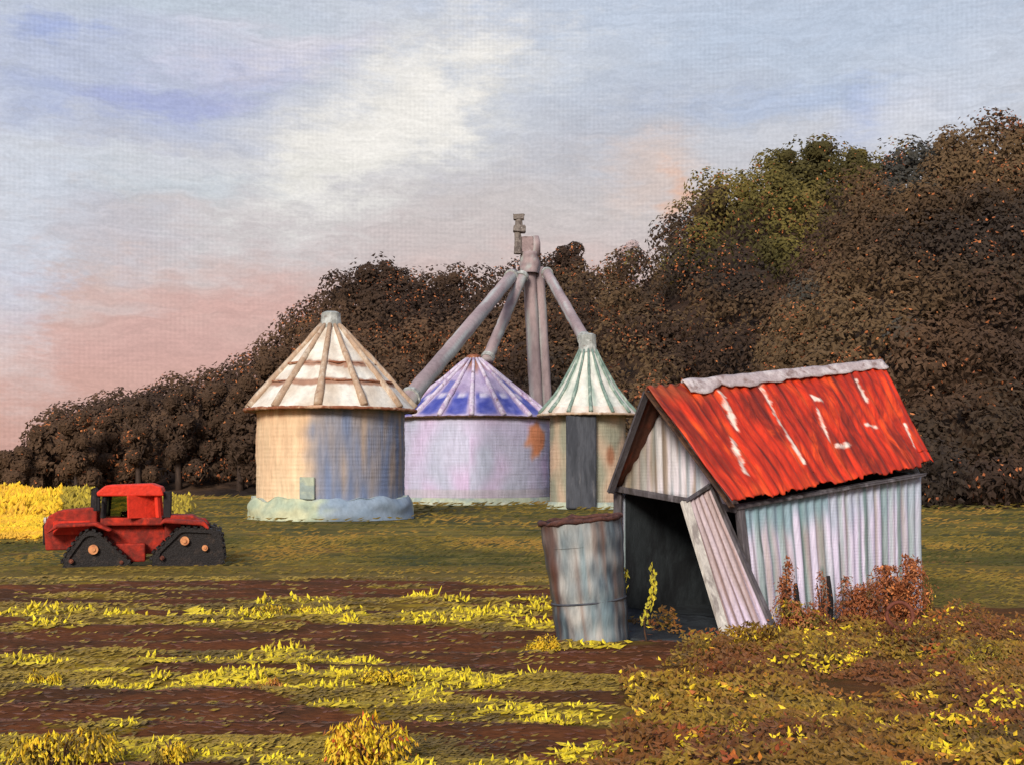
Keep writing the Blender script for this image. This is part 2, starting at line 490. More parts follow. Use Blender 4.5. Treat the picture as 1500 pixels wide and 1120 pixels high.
# ------------------------------------------------------------------ grain bins
def bin_(label, px, Y, r, Rr, ez, az, capr, captop, wall_c, roof_c, rib_mat, nrib, concave=0.0, capmat='zinc_cap', rib_w=.16, roff=0.0, group='grain bins beside the elevator'):
    X = (px - CX) / F * Y
    t = thing('grain_bin', label, 'grain bin', (X, Y, 0), group)
    mb = MB()
    def wf(u, v):
        a = 2 * math.pi * u - math.pi / 2
        rr = r + .007 * math.sin(v * ez / .35 * 2 * math.pi) + .03 * nz(u * 90, v * 12, X) + .04 * nz(math.cos(a) * 2 + X, math.sin(a) * 2, v * 3)
        return (X + rr * math.cos(a), Y + rr * math.sin(a), v * ez)
    mb.quad_grid(wf, 144, 60, lambda u, v: wall_c(u, v), wrap=True)
    mb.build('wall', M['bin_wall'], t, smooth=True)
    def rp(u, v, lift=0.0, rad_noise=True):
        a = 2 * math.pi * u - math.pi / 2
        rr = Rr + (capr - Rr) * v
        z = ez + (az - ez) * (v - concave * math.sin(math.pi * v)) + lift
        if v < .02 and rad_noise: z -= .10 * abs(nz(u * 60, X)); rr += .06 * nz(u * 45, X + 4)
        return Vector((X + roff * (1 - v) * 0 + rr * math.cos(a), Y + rr * math.sin(a), z))
    rm = MB()
    def rf(u, v):
        k = abs(((u * nrib) % 1) - .5) * 2
        return rp(u, v, -.06 * (1 - k) + .07 * nz(u * 40, v * 9, X) + .05 * nz(u * 110, v * 26, X))
    rm.quad_grid(rf, nrib * 10, 40, lambda u, v: roof_c(u, v), wrap=True)
    rm.quad_grid(lambda u, v: (X + (r - .05 + (Rr - r + .02) * v) * math.cos(2 * math.pi * u), Y + (r - .05 + (Rr - r + .02) * v) * math.sin(2 * math.pi * u), ez - .13 + .03 * v), 64, 1,
                 lambda u, v: lin((120, 92, 78)), wrap=True)
    roof = rm.build('roof', M['bin_roof'], t, smooth=True)
    for k in range(nrib):
        u = (k + .5 * 0) / nrib
        b = MB(); pts = [rp(u, v / 8, .07 + .02 * nz(k * 3.3, v)) for v in range(9)]
        b.tube(pts, [rib_w * (1 - .45 * q / 8) * (1 + .35 * nz(k * 5.1, q * .9, X)) for q in range(9)], 8, jit=.14)
        b.build('roof_rib', M[rib_mat], roof, attr=False, smooth=True)
    cb = MB()
    cb.tube([(X, Y, az - .15), (X, Y, az + (captop - az) * .55), (X, Y, captop - .1), (X, Y, captop)], [capr * 1.12, capr * 1.0, capr * .95, capr * .6], 20, jit=.05)
    cb.build('cap', M[capmat], t, attr=False)
    rb = MB(); n = 120
    ring = [(X + (Rr + .02) * math.cos(2 * math.pi * i / n), Y + (Rr + .02) * math.sin(2 * math.pi * i / n), ez - .07 + .04 * nz(i * .9, X)) for i in range(n + 1)]
    rb.tube(ring, [.09 + .03 * nz(i * .7, X) for i in range(n)] + [.09 + .03 * nz(0, X)], 6, cap=False)
    return t, roof, rb, X, rp


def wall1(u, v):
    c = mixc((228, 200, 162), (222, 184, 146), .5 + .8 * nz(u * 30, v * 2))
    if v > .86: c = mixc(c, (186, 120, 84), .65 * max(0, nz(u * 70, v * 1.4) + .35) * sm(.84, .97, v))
    k = sm(-.03, .015, (u if u < .5 else u - 1) + .012 + .016 * nz(v * 6, 3))          # right-hand shade painted into the wall as blue-grey
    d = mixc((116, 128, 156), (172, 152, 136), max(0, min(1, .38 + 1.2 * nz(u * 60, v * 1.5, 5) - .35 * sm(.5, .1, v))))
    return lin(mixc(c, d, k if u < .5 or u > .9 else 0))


def roof1(u, v):
    c = mixc((228, 222, 208), (198, 182, 162), max(0, min(1, .35 + 1.2 * nz(u * 22, v * 5))))
    for b in (.30, .52):
        if abs(v - b - .02 * nz(u * 20, b)) < .035 and nz(u * 14, b * 9) > -.25: c = mixc(c, (150, 104, 80), .8)
    return lin(c)


t1, r1, band, X1, rp1 = bin_('large grain bin with white ribbed roof and cream walls shaded grey on the right', 485, 66, 3.92, 4.5, 5.67, 10.1, .52, 10.9, wall1, roof1, 'tan_rib', 12, rib_w=.2)
band.build('eave_band', M['rust_band'], t1, attr=False, smooth=True)
for bv in (.30, .52):
    b = MB(); n = 96
    b.tube([rp1(i / n, bv + .012 * nz(i * .3, bv), .05) for i in range(n + 1)], [max(.004, .06 * (.6 + 1.6 * nz(i * .16, bv * 9))) for i in range(n + 1)], 6, cap=False, jit=.2)
    b.build('roof_band', M['rust_band'], r1, attr=False, smooth=True)
pb = MB()
pb.quad_grid(lambda u, v: (X1 + (4.42 - .25 * v ** 3 + .22 * nz(math.cos(6.283 * u) * 3, math.sin(6.283 * u) * 3, v * 2)) * math.cos(6.283185 * u),
                           66 + (4.42 - .25 * v ** 3 + .22 * nz(math.cos(6.283 * u) * 3, math.sin(6.283 * u) * 3, v * 2)) * math.sin(6.283185 * u),
                           -.1 + v * (1.12 + .35 * nz(math.cos(6.283 * u) * 5, math.sin(6.283 * u) * 5, 7))), 110, 8,
             lambda u, v: lin(mixc(mixc((196, 196, 160), (164, 176, 152), max(0, min(1, .5 + 1.6 * nz(u * 40, v * 2)))), (128, 146, 172), .8 * sm(.73, .78, (u + .03 * nz(u * 60, v * 3)) % 1) * sm(1.02, .97, u))), wrap=True)  # blue-grey right half continues the wall's painted shade
pb.quad_grid(lambda u, v: (X1 + (4.17 - .3 * v) * math.cos(6.283185 * u), 66 + (4.17 - .3 * v) * math.sin(6.283185 * u), 1.0 + .32 * nz(math.cos(6.283 * u) * 5, math.sin(6.283 * u) * 5, 7)), 110, 1, wrap=True)
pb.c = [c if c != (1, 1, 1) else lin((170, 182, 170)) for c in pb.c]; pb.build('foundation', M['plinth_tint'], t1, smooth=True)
hb = MB(); hb.box((X1 - .62, 66 - 3.98, 1.55), (.75, .2, 1.1), jit=.02); hb.build('hatch', M['plinth'], t1, attr=False)


def wall2(u, v):
    c = mixc((192, 190, 210), (204, 182, 212), max(0, min(1, .5 + 1.4 * nz(u * 14, v * 2.5))))
    c = mixc(c, (178, 182, 200), max(0, min(1, .3 + 1.3 * nz(u * 18, v * 2, 4))))
    d = math.hypot((u - .155) / .035, (v - .72) / .2) + .5 * nz(u * 40, v * 6)
    c = mixc(c, (226, 146, 104), 1 - sm(.7, 1.15, d))
    if v < .16: c = mixc(c, (178, 170, 176), .7)
    return lin(c)


def roof2(u, v):
    c = mixc((150, 134, 166), (186, 172, 196), max(0, min(1, .5 + 1.2 * nz(u * 30, v * 5))))
    k = (u * 16) % 1
    b = sm(.44, .30, v + .12 * nz(u * 30, 2)) * sm(.12, .24, k) * sm(.9, .78, k) * sm(.02, .07, v)
    b2 = sm(.13, .08, abs(v - .52)) * sm(.2, .3, k) * sm(.8, .7, k) * (1 if nz(int(u * 16) * 1.7, 3) > .0 else 0)
    c = mixc(c, mixc((56, 66, 150), (104, 108, 176), max(0, min(1, .4 + 1.6 * nz(u * 50, v * 9, 3)))), .92 * b); c = mixc(c, (92, 96, 164), .8 * b2)
    c = mixc(c, (156, 104, 78), .8 * sm(.74, .95, v + .12 * nz(u * 24, 5)))
    c = mixc(c, (214, 206, 214), sm(.06, .02, abs(v - .36)) * sm(.3, .4, k) * sm(.75, .65, k) * .8)
    return lin(c)


t2, r2, band, X2, rp2 = bin_('wide lavender grain bin with blue panelled violet roof', 694, 94, 5.75, 5.75 + .25, 6.3, 10.75, .55, 11.15, wall2, roof2, 'violet_rib', 16, capmat='rust_band', rib_w=.2)
band.build('eave_band', M['brown_wood'], t2, attr=False, smooth=True)
pb = MB(); pb.quad_grid(lambda u, v: (X2 + (6.0 - .18 * v) * math.cos(6.283185 * u), 94 + (6.0 - .18 * v) * math.sin(6.283185 * u), -.1 + .5 * v), 80, 3, wrap=True)
pb.build('foundation', M['plinth'], t2, attr=False, smooth=True)


def wall3(u, v):
    c = mixc((196, 168, 142), (150, 148, 128), max(0, min(1, .45 + 1.5 * nz(u * 14, v * 3))))
    if .02 < u < .2: c = mixc(c, (150, 96, 68), .8 * sm(.6, .2, math.hypot((u - .09) / .05, (v - .55) / .25)))
    return lin(c)


def roof3(u, v):
    k = (u * 14) % 1
    c = mixc((216, 212, 198), (150, 166, 152), max(0, min(1, .3 + 1.3 * nz(u * 26, v * 3))))
    if v < .16: c = mixc(c, (206, 172, 152), .6)
    return lin(mixc(c, (226, 222, 210), sm(.2, .4, k) * sm(.9, .7, k) * .6))


t3, r3, band, X3, rp3 = bin_('small grain bin with steep pale green ribbed roof', 861, 82, 2.5, 3.3, 6.1, 10.3, .56, 11.45, wall3, roof3, 'green_rib', 14, concave=.10, rib_w=.13)
band.build('eave_band', M['tan_rib'], t3, attr=False, smooth=True)
d = MB(); d.box((X3 - .6, 82 - 2.75, 2.95), (1.9, .6, 6.0), jit=.03); d.build('duct', M['duct'], t3, attr=False)
pb = MB(); pb.quad_grid(lambda u, v: (X3 + (2.75 - .15 * v) * math.cos(6.283185 * u), 82 + (2.75 - .15 * v) * math.sin(6.283185 * u), -.1 + .45 * v), 60, 3, wrap=True)
pb.build('foundation', M['plinth'], t3, attr=False, smooth=True)

# ------------------------------------------------------------------ grain elevator
EY = 101.5
c0 = P(778, 398, EY)
el = thing('grain_elevator', 'tall mauve grey grain elevator with spouts fanning down to the bins', 'grain elevator', (P(800, 600, EY).x, EY, 0))


def mauve(u, v):
    c = mixc((168, 148, 146), (146, 128, 128), max(0, min(1, .5 + 1.5 * nz(u * 5, v * 7, EY))))
    return lin(mixc(c, (182, 192, 186), .75 * sm(.1, .45, nz(u * 9, v * 5, 2) + (.35 if abs(u - .5) < .12 or u < .06 or u > .94 else -.1))))


def spout(p, q, w, name='spout', nseg=26):
    b = MB(); pts = [Vector(p).lerp(Vector(q), k / nseg) + Vector((.05 * nz(k * .8, p[0]), 0, .05 * nz(k * .7, q[0]))) for k in range(nseg + 1)]
    b.tube(pts, [w * (1 + .1 * nz(k * .9, q[2])) for k in range(nseg + 1)], 12, colf=mauve)
    s = b.build(name, M['mauve'], el, smooth=True)
    for t in (.03, .97):
        f = MB(); c = Vector(p).lerp(Vector(q), t); dd = (Vector(q) - Vector(p)).normalized() * .18
        f.tube([c - dd, c + dd], w * 1.22, 12); f.build('flange', M['zinc_cap'], s, attr=False)
    return s


spout(P(752, 402, EY - .6), P(594, 590, 68.6), .5)
spout(P(766, 402, EY - 1), P(713, 528, 94.0), .44)
spout(P(800, 398, EY - .6), P(858, 500, 82.0), .40)
leg1 = P(778, 400, EY); leg2 = P(792, 400, EY)
for (pt, pb_, w) in ((P(775, 392, EY), P(793, 690, EY), .55), (P(789, 392, EY + .4), P(809, 690, EY + .4), .46)):
    b = MB(); q = Vector((pb_.x, pb_.y, -.1)); n = 40
    pts = [pt.lerp(q, k / n) for k in range(n + 1)]
    b.tube(pts, [w * (1 + .05 * nz(k * .8, w)) for k in range(n + 1)], 10, colf=mauve); b.build('leg', M['mauve'], el, smooth=True)
b = MB(); b.quad_grid(lambda u, v: P(776, 384, EY) + Vector(((.85 - .3 * abs(v - .4) + .12 * nz(u * 9, v * 3)) * math.cos(6.283185 * u), (1.0) * math.sin(6.283185 * u), -.95 + 1.7 * v)), 24, 8, mauve, wrap=True)
b.f.append(tuple(len(b.v) - 24 + i for i in range(24))); b.build('distributor', M['mauve'], el, smooth=True)
b = MB(); b.box(P(773, 360, EY), (1.1, 1.0, 1.5), jit=.09); b.build('head', M['mauve_plain'], el, attr=False)
b = MB(); b.tube([P(783, 374, EY - .1), P(784, 356, EY - .1), P(784, 346, EY - .1)], [.5, .44, .3], 12, colf=mauve); b.build('hood', M['mauve'], el, smooth=True)
b = MB()
b.tube([P(759, 372, EY - .5), P(759, 352, EY - .5), P(758, 340, EY - .5)], [.36, .3, .25], 10, jit=.12); b.box(P(761, 336, EY - .5), (1.0, .8, .5), jit=.06); b.tube([P(760, 335, EY - .5), P(760, 320, EY - .5)], [.35, .3], 9, jit=.1); b.box(P(760, 318, EY - .5), (.9, .7, .45), jit=.06)
b.build('vent_stack', M['vent'], el, attr=False)

# ------------------------------------------------------------------ shed
E0, E1 = P(1072, 734, 19.3), P(1368, 678, 22.4)
R0, R1 = P(948, 566, 20.4), P(1292, 530, 23.9)
B0 = P(893, 714, 21.4); B1 = R1 + (B0 - R0)
shed = thing('shed', 'small leaning shed with red iron roof and lavender corrugated walls', 'shed', (4.6, 22, 0))


def bil(a, b, c, d, u, v):     # a-b top, c-d bottom
    return a.lerp(b, u).lerp(c.lerp(d, u), v)


def uv_of(px, py):             # where a spot of the roof lies on its sheet
    best = (1e9, 0, 0)
    for i in range(101):
        for j in range(51):
            u, v = i / 100, j / 50
            p = bil(R0, R1, E0, E1, u, v); q = (CX + F * p.x / p.y, HZ - F * (p.z - H) / p.y)
            e = (q[0] - px) ** 2 + (q[1] - py) ** 2
            if e < best[0]: best = (e, u, v)
    return best[1], best[2]


MARKS = [((1057, 576), (1078, 622), .016), ((1072, 640), (1092, 690), .014), ((1115, 562), (1146, 622), .012), ((1146, 622), (1177, 676), .010), ((1197, 600), (1216, 645), .008), ((1254, 554), (1272, 584), .010), ((1188, 580), (1203, 586), .012),
         ((1226, 653), (1246, 652), .012), ((1268, 620), (1282, 624), .010), ((1328, 622), (1340, 656), .008)]
MUV = [(uv_of(*a), uv_of(*b), w) for a, b, w in MARKS]


def roof_c(u, v):
    c = mixc((204, 52, 20), (168, 42, 18), max(0, min(1, .5 + 1.6 * nz(u * 30, v * 2.5, 1))))
    c = mixc(c, (228, 80, 24), max(0, min(1, 2.2 * (nz(u * 26, v * 3.5, 15) - .12))))
    c = mixc(c, (108, 34, 20), max(0, min(1, 2.6 * (nz(u * 44, v * 2, 33) - .18))))
    c = mixc(c, (150, 72, 40), .8 * sm(.20, .04, v + .1 * nz(u * 9, 3) + .25 * (u - .15)))
    for (a, b, w) in MUV:
        ax, ay, bx, by = a[0] * 2.6, a[1], b[0] * 2.6, b[1]
        dx, dy = bx - ax, by - ay; t = max(0, min(1, ((u * 2.6 - ax) * dx + (v - ay) * dy) / (dx * dx + dy * dy + 1e-9)))
        d = math.hypot(u * 2.6 - ax - t * dx, (v - ay - t * dy))
        c = mixc(c, (222, 200, 184), sm(1.0, .45, d / (w * 2.2) + .8 * nz(u * 60, v * 26, 5)))
    return lin(c)


def sheet_pt(a, b, c, d, amp=.018, ribs=26, jag=.0):
    nrm = (b - a).cross(c - a).normalized()
    if nrm.z < 0: nrm = -nrm
    def f(u, v):
        vv = v * (1 + jag * (nz(int(u * 13) * 3.7, 2) + .5 * nz(u * 50, 8))) if v > .9 else v
        p = bil(a, b, c, d, u, vv)
        return p + nrm * (amp * math.sin(u * ribs * 2 * math.pi) + .035 * nz(u * 4, v * 3, a.x) - .05 * math.sin(math.pi * u) * (1 - v))
    return f


def set_uv(o, nu, nv):
    me = o.data; uv = me.uv_layers.new(name='UVMap')
    w = nu + 1
    for lp in me.loops:
        i = lp.vertex_index; uv.data[lp.index].uv = ((i % w) / nu, (i // w) / nv)


b = MB(); b.quad_grid(sheet_pt(R0, R1, E0, E1, jag=.05), 230, 64, roof_c)
ro = b.build('roof', M['red_roof'], shed, smooth=True, solid=.018); set_uv(ro, 230, 64)
b = MB(); b.quad_grid(sheet_pt(R0, R1, B0, B1, jag=.03), 160, 10)
b.build('back_roof', M['dark_roof'], shed, smooth=True, solid=.018, attr=False)
b = MB()
dn = (E0 - R0).normalized(); db = (B0 - R0).normalized(); along = (R1 - R0)
def rc(u, v):
    s = .13 + .87 * u; p = R0 + along * s
    w0 = (.27 + .13 * nz(u * 9, 1) + .05 * nz(u * 30, 6)) * (1 - .2 * u)
    if v < .5: q = p + db * w0 * .6 * (1 - v * 2)
    else: q = p + dn * w0 * (v * 2 - 1)
    return q + Vector((0, 0, .045 + .03 * nz(u * 14, v * 2)))
b.quad_grid(rc, 80, 8); b.build('ridge_cap', M['ridge'], ro, attr=False, smooth=True, solid=.02)

W0t, W0b = P(1084, 742, 19.75), Vector((3.91, 19.94, -.05))
W1t, W1b = P(1348, 694, 22.35), Vector((7.46, 22.5, -.05))
G0t, G0b = P(905, 709, 21.65), Vector((1.87, 21.8, -.05))
GP = R0 + along.normalized() * .62 + Vector((0, 0, -.1))
back = (W1b - W0b)
G1t, G1b = G0t + back + Vector((0, 0, .55)), G0b + back
GP1 = R1 - along.normalized() * .35 + Vector((0, 0, -.1))


def wall_c(tone):
    def f(u, v):
        c = mixc((232, 222, 240), (216, 206, 228), max(0, min(1, .5 + 1.5 * nz(u * 26, v * 1.2, tone))))
        k = max(0, nz(u * 34, v * .7, tone + 5)) * 1.8
        c = mixc(c, (140, 164, 156), min(.7, k)); c = mixc(c, (170, 152, 140), min(.6, 1.5 * max(0, nz(u * 30, v * .9, tone + 11))))
        for q in (.085, .30, .395, .50, .655, .76, .86):
            if tone == 1: c = mixc(c, (104, 122, 116), .75 * sm(.012, .004, abs(u - q - .004 * nz(v * 5, q * 9))) * (1 if nz(v * 2.5, q * 17) > -.3 else .3))
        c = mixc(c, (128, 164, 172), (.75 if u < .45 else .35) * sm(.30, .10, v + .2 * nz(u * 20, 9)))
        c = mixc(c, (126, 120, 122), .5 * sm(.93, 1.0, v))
        return lin(c)
    return f


def corr(a, b, c, d, ribs, amp=.016):
    nrm = (b - a).cross(c - a).normalized()
    return lambda u, v: bil(a, b, c, d, u, v) + nrm * (amp * math.sin(u * ribs * 6.2832) + .02 * nz(u * 5, v * 4, a.x))


b = MB(); b.quad_grid(corr(W0t, W1t, W0b, W1b, 24), 200, 24, wall_c(1)); b.build('side_wall', M['shed_wall'], shed, smooth=True, solid=.02)
b = MB(); b.quad_grid(corr(G1t, G0t, G1b, G0b, 24), 100, 8, wall_c(3)); b.build('side_wall', M['shed_wall'], shed, smooth=True, solid=.02)
b = MB(); b.quad_grid(corr(W1t, G1t, W1b, G1b, 14), 80, 8, wall_c(5))
b.quad_grid(lambda u, v: bil(GP1 if u > .0 else W1t, GP1, W1t, G1t, u, v), 20, 6, wall_c(6)); b.build('end_wall', M['shed_wall'], shed, smooth=True, solid=.02)


def gab_c(u, v):
    c = mixc((204, 200, 200), (226, 214, 220), max(0, min(1, .5 + 1.6 * nz(u * 16, v * 1.2, 4))))
    c = mixc(c, (130, 112, 92), min(.8, 2.2 * max(0, nz(u * 24, v * .8, 8))))
    c = mixc(c, (150, 166, 170), min(.6, 2.0 * max(0, nz(u * 20, v * .9, 18))))
    c = mixc(c, (126, 108, 84), .6 * sm(.45, .1, u))
    return lin(c)


# gable sheet over the open end
low0, low1 = G0t.lerp(G0b, .03), W0t.lerp(W0b, .02)
b = MB(); fn = corr(Vector(G0t), Vector(W0t), low0, low1, 14)
def gabf(u, v):
    top = G0t.lerp(GP, min(1, u / .5)) if u < .5 else GP.lerp(W0t, (u - .5) / .5)
    bot = low0.lerp(low1, u)
    nrm = (W0t - G0t).cross(Vector((0, 0, 1))).normalized()
    return top.lerp(bot, v) + nrm * .014 * math.sin(u * 15 * 6.283)
b.quad_grid(gabf, 120, 14, gab_c); b.build('gable', M['shed_wall'], shed, smooth=True, solid=.02)
gd = (W0t - G0t).cross(Vector((0, 0, 1))).normalized()
if gd.y > 0: gd = -gd
# dark timber of the open end
for nm, p, q, w, d_, mt in (('corner_post', G0b, G0t, .14, .14, 'dark_wood'), ('corner_post', W0b + gd * .02, W0t + Vector((0, 0, .02)) + gd * .02, .12, .12, 'dark_wood'),
                            ('lintel', low0 + gd * .07, low1 + gd * .07, .09, .10, 'dark_wood'),
                            ('barge_board', B0 + Vector((.02, 0, -.08)), R0 + Vector((0, 0, -.08)), .12, .04, 'dark_wood'),
                            ('barge_board', R0 + Vector((0, 0, -.09)), E0 + Vector((0, 0, -.09)), .13, .04, 'brown_wood')):
    b = MB(); n = 8
    for k in range(1): b.beam(p, q, w, d_, jit=.012)
    b.build(nm, M[mt], shed, attr=False)
b = MB(); b.beam(W0t + Vector((-.1, -.08, .0)), W1t + Vector((0.02, -.1, .0)), .13, .05, jit=.02); b.build('fascia', M['dark_wood'], shed, attr=False)
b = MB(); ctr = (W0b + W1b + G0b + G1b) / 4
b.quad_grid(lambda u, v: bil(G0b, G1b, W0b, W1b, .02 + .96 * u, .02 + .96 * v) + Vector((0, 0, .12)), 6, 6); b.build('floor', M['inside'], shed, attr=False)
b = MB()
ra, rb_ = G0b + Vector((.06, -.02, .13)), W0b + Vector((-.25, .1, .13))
b.quad_grid(lambda u, v: bil(ra, rb_, P(912, 941, 18.55), P(1062, 941, 18.6), u, v) + Vector((0, 0, .03 + .03 * nz(u * 5, v * 5))), 30, 24)  # added dark sheet, carries the doorway shade down over the ground
b.build('shade_sheet', M['inside'], shed, attr=False, smooth=True, solid=.05)
# inside lining behind the sheets, doorway shade put into its dark colour
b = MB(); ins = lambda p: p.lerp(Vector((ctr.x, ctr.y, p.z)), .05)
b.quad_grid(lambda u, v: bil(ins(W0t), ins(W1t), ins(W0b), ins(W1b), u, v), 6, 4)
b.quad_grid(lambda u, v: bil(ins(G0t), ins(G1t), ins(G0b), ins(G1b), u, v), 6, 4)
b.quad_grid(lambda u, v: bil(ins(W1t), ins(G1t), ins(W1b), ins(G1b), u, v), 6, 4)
b.build('shade_lining', M['inside'], shed, attr=False, solid=.02)

# the unhung door leaning on the open end
TL, TR, BR_, BL = P(1002, 735, 19.55), P(1040, 710, 19.85), P(1130, 922, 19.2), P(1064, 938, 18.7)
dr = thing('barn_door', 'pinkish grey corrugated door leaning across the open end of the shed', 'door', (3.6, 19, 0))
def door_c(u, v):
    c = mixc((196, 178, 182), (170, 150, 146), max(0, min(1, .5 + 1.7 * nz(u * 7, v * 1.6, 3))))
    c = mixc(c, (206, 190, 212), .7 * sm(.55, 1, v + .3 * nz(u * 5, 8)))
    return lin(mixc(c, (144, 112, 98), min(.7, 2 * max(0, nz(u * 11, v * 1.1, 9)))))
b = MB(); b.quad_grid(corr(TL, TR, BL, BR_, 6, .014), 60, 20, door_c); b.build('panel', M['shed_wall'], dr, smooth=True, solid=.025)
dnm = (TR - TL).cross(BL - TL).normalized()
if dnm.y > 0: dnm = -dnm
o_ = dnm * .03
for p, q, w, mt in ((TL, BL, .15, 'white_wood'), (TR, BR_ + Vector((.03, 0, 0)), .11, 'dark_wood'), (TL, TR, .10, 'dark_wood')):
    b = MB()
    n = 6
    b.beam(p + o_, q + o_, w, .05, jit=.014); b.build('edge_board', M[mt], dr, attr=False)

# open topped tank
tk = thing('water_tank', 'tapered old iron tank with rusty rim beside the dark shed opening', 'tank', (1.22, 18.55, 0))
tilt = Matrix.Rotation(math.radians(-6), 3, 'Y')
tp = lambda x, y, z: Vector((1.22, 18.55, 0)) + tilt @ Vector((x, y, z))
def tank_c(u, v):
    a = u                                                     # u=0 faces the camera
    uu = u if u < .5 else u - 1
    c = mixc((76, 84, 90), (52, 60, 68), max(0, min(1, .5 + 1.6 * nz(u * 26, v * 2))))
    c = mixc(c, (150, 158, 158), sm(.17, .04, abs(uu + .03 + .05 * nz(v * 3, 6)) + .12 * nz(u * 50, v * 7, 2)) * .75)  # highlight of the round shell painted near the middle
    c = mixc(c, (182, 178, 170), min(1, max(0, 1.1 * nz(u * 20 + 5, v * 5) + .5 * sm(.11, .03, abs(uu + .05)))))  # pale patches, plus more painted highlight
    c = mixc(c, (60, 54, 56), .8 * sm(-.19, -.23, uu) * (1 if uu < 0 else 0)); c = mixc(c, (96, 60, 50), .85 * sm(.045, .015, abs(uu + .16 + .02 * nz(v * 5, 1)) ) * sm(.25, .45, v))  # shade painted on the left edge, rust streak beside it
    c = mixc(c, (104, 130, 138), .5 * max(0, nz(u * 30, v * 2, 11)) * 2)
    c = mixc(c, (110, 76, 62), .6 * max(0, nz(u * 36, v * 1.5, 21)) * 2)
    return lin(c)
rt = lambda v: .52 + .09 * v + .006 * math.sin(v * 5 * 6.283)
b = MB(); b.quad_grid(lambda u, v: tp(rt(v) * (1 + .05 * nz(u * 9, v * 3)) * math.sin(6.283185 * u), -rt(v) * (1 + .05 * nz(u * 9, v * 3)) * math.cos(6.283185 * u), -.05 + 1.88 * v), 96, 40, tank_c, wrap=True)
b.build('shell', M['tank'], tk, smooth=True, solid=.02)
b = MB(); b.tube([tp(.615 * math.sin(6.283185 * i / 40), -.615 * math.cos(6.283185 * i / 40), 1.83 + .03 * nz(i * .6, 2)) for i in range(41)], [.036 + .03 * nz(i * .4, 8) for i in range(40)] + [.036], 8, cap=False, jit=.2); b.build('rim', M['dull_rim'], tk, attr=False, smooth=True)
b = MB(); b.quad_grid(lambda u, v: tp(.6 * v * math.sin(6.283185 * u), -.6 * v * math.cos(6.283185 * u), 1.45), 30, 3, wrap=True); b.build('water', M['inside'], tk, attr=False)
for zz in (.62,):
    b = MB(); rr = rt(zz / 1.88) + .01
    b.tube([tp(rr * math.sin(6.283185 * i / 40), -rr * math.cos(6.283185 * i / 40), zz) for i in range(41)], .018, 6, cap=False); b.build('hoop', M['duct'], tk, attr=False, smooth=True)

# ------------------------------------------------------------------ tractor
TX, TY = -10.15, 33.2
tr = thing('tractor', 'red tracked tractor with square cab standing at the field edge', 'tractor', (TX, TY, 0))
tv = lambda x, y, z: Vector((TX + x, TY + y, z))
def pr(name, prof, y0, y1, mat, par=tr):
    b = MB(); b.prism([(TX + x, z) for x, z in prof], TY + y0, TY + y1); o = b.build(name, M[mat], par, attr=False)
    md = o.modifiers.new('edge', 'BEVEL'); md.width = .04; md.segments = 2; return o
hood = pr('hood', [(-2.3, .45), (-2.34, 1.1), (-2.22, 1.38), (-1.95, 1.52), (-1.05, 1.6), (-.95, 1.6), (-.95, .62), (-1.5, .45)], -.55, .55, 'tr_red')
pr('grille', [(-2.39, .6), (-2.39, 1.15), (-2.30, 1.15), (-2.30, .6)], -.42, .42, 'black', hood)
b = MB(); b.box(tv(-1.62, -.56, 1.05), (.95, .03, .36), jit=.01); b.build('side_panel', M['tr_bright'], hood, attr=False)
for s in (-1, 1):
    b = MB(); b.tube([tv(-2.36, s * .36, 1.24), tv(-2.30, s * .36, 1.24)], .09, 12); b.build('headlight', M['glass'] if False else M['white_wood'], tr, attr=False)
pr('chassis', [(-1.0, .35), (-1.0, 1.1), (.8, 1.1), (.95, .8), (.8, .3)], -.45, .45, 'tr_red')
pr('step', [(-.45, .12), (-.45, .62), (.35, .62), (.35, .12)], -.8, -.5, 'tr_red')
cab_f = pr('cab', [(-.85, 1.1), (-.85, 1.32), (.80, 1.32), (.84, 1.1)], -.72, .72, 'tr_red')
for x in (-.78, .70):
    for s in (-1, 1):
        b = MB(); b.beam(tv(x, s * .66, 1.3), tv(x * .93, s * .62, 1.92), .13, .11); b.build('pillar', M['black'] if x < 0 else M['tr_bright'], cab_f, attr=False)
b = MB(); b.beam(tv(.26, -.675, 1.3), tv(.24, -.64, 1.93), .84, .07); b.build('door', M['tr_bright'], cab_f, attr=False)
b = MB(); b.beam(tv(.36, .66, 1.3), tv(.34, .64, 1.93), .62, .05); b.build('door', M['tr_bright'], cab_f, attr=False)
for s in (-1, 1):
    b = MB(); b.box(tv(-.44, s * .665, 1.62), (.56, .02, .62)); b.build('window', M['glass'], cab_f, attr=False)
pr('cab_roof', [(-.92, 1.9), (-.95, 2.0), (-.7, 2.2), (.5, 2.24), (.78, 2.14), (.84, 1.9)], -.78, .78, 'tr_bright', cab_f)
pr('seat', [(-.35, 1.3), (-.35, 1.48), (.0, 1.5), (.0, 1.85), (.12, 1.85), (.14, 1.3)], -.25, .25, 'black')
b = MB(); b.tube([tv(-1.0, -.42, 1.5), tv(-1.0, -.42, 2.02), tv(-1.05, -.42, 2.12)], [.14, .12, .10], 12); b.build('exhaust', M['black'], tr, attr=False)
b = MB(); b.box(tv(.93, -.35, 1.65), (.22, .5, .72), jit=.02); b.build('air_box', M['black'], tr, attr=False)
b = MB(); b.beam(tv(-.85, -.75, 1.8), tv(-.85, -1.0, 1.82), .05, .05); b.box(tv(-.86, -1.0, 1.7), (.06, .2, .34)); b.build('mirror', M['black'], tr, attr=False)
rear = pr('rear_deck', [(.85, .55), (.85, 1.38), (1.6, 1.36), (2.0, 1.12), (2.05, .6)], -.6, .6, 'tr_red')
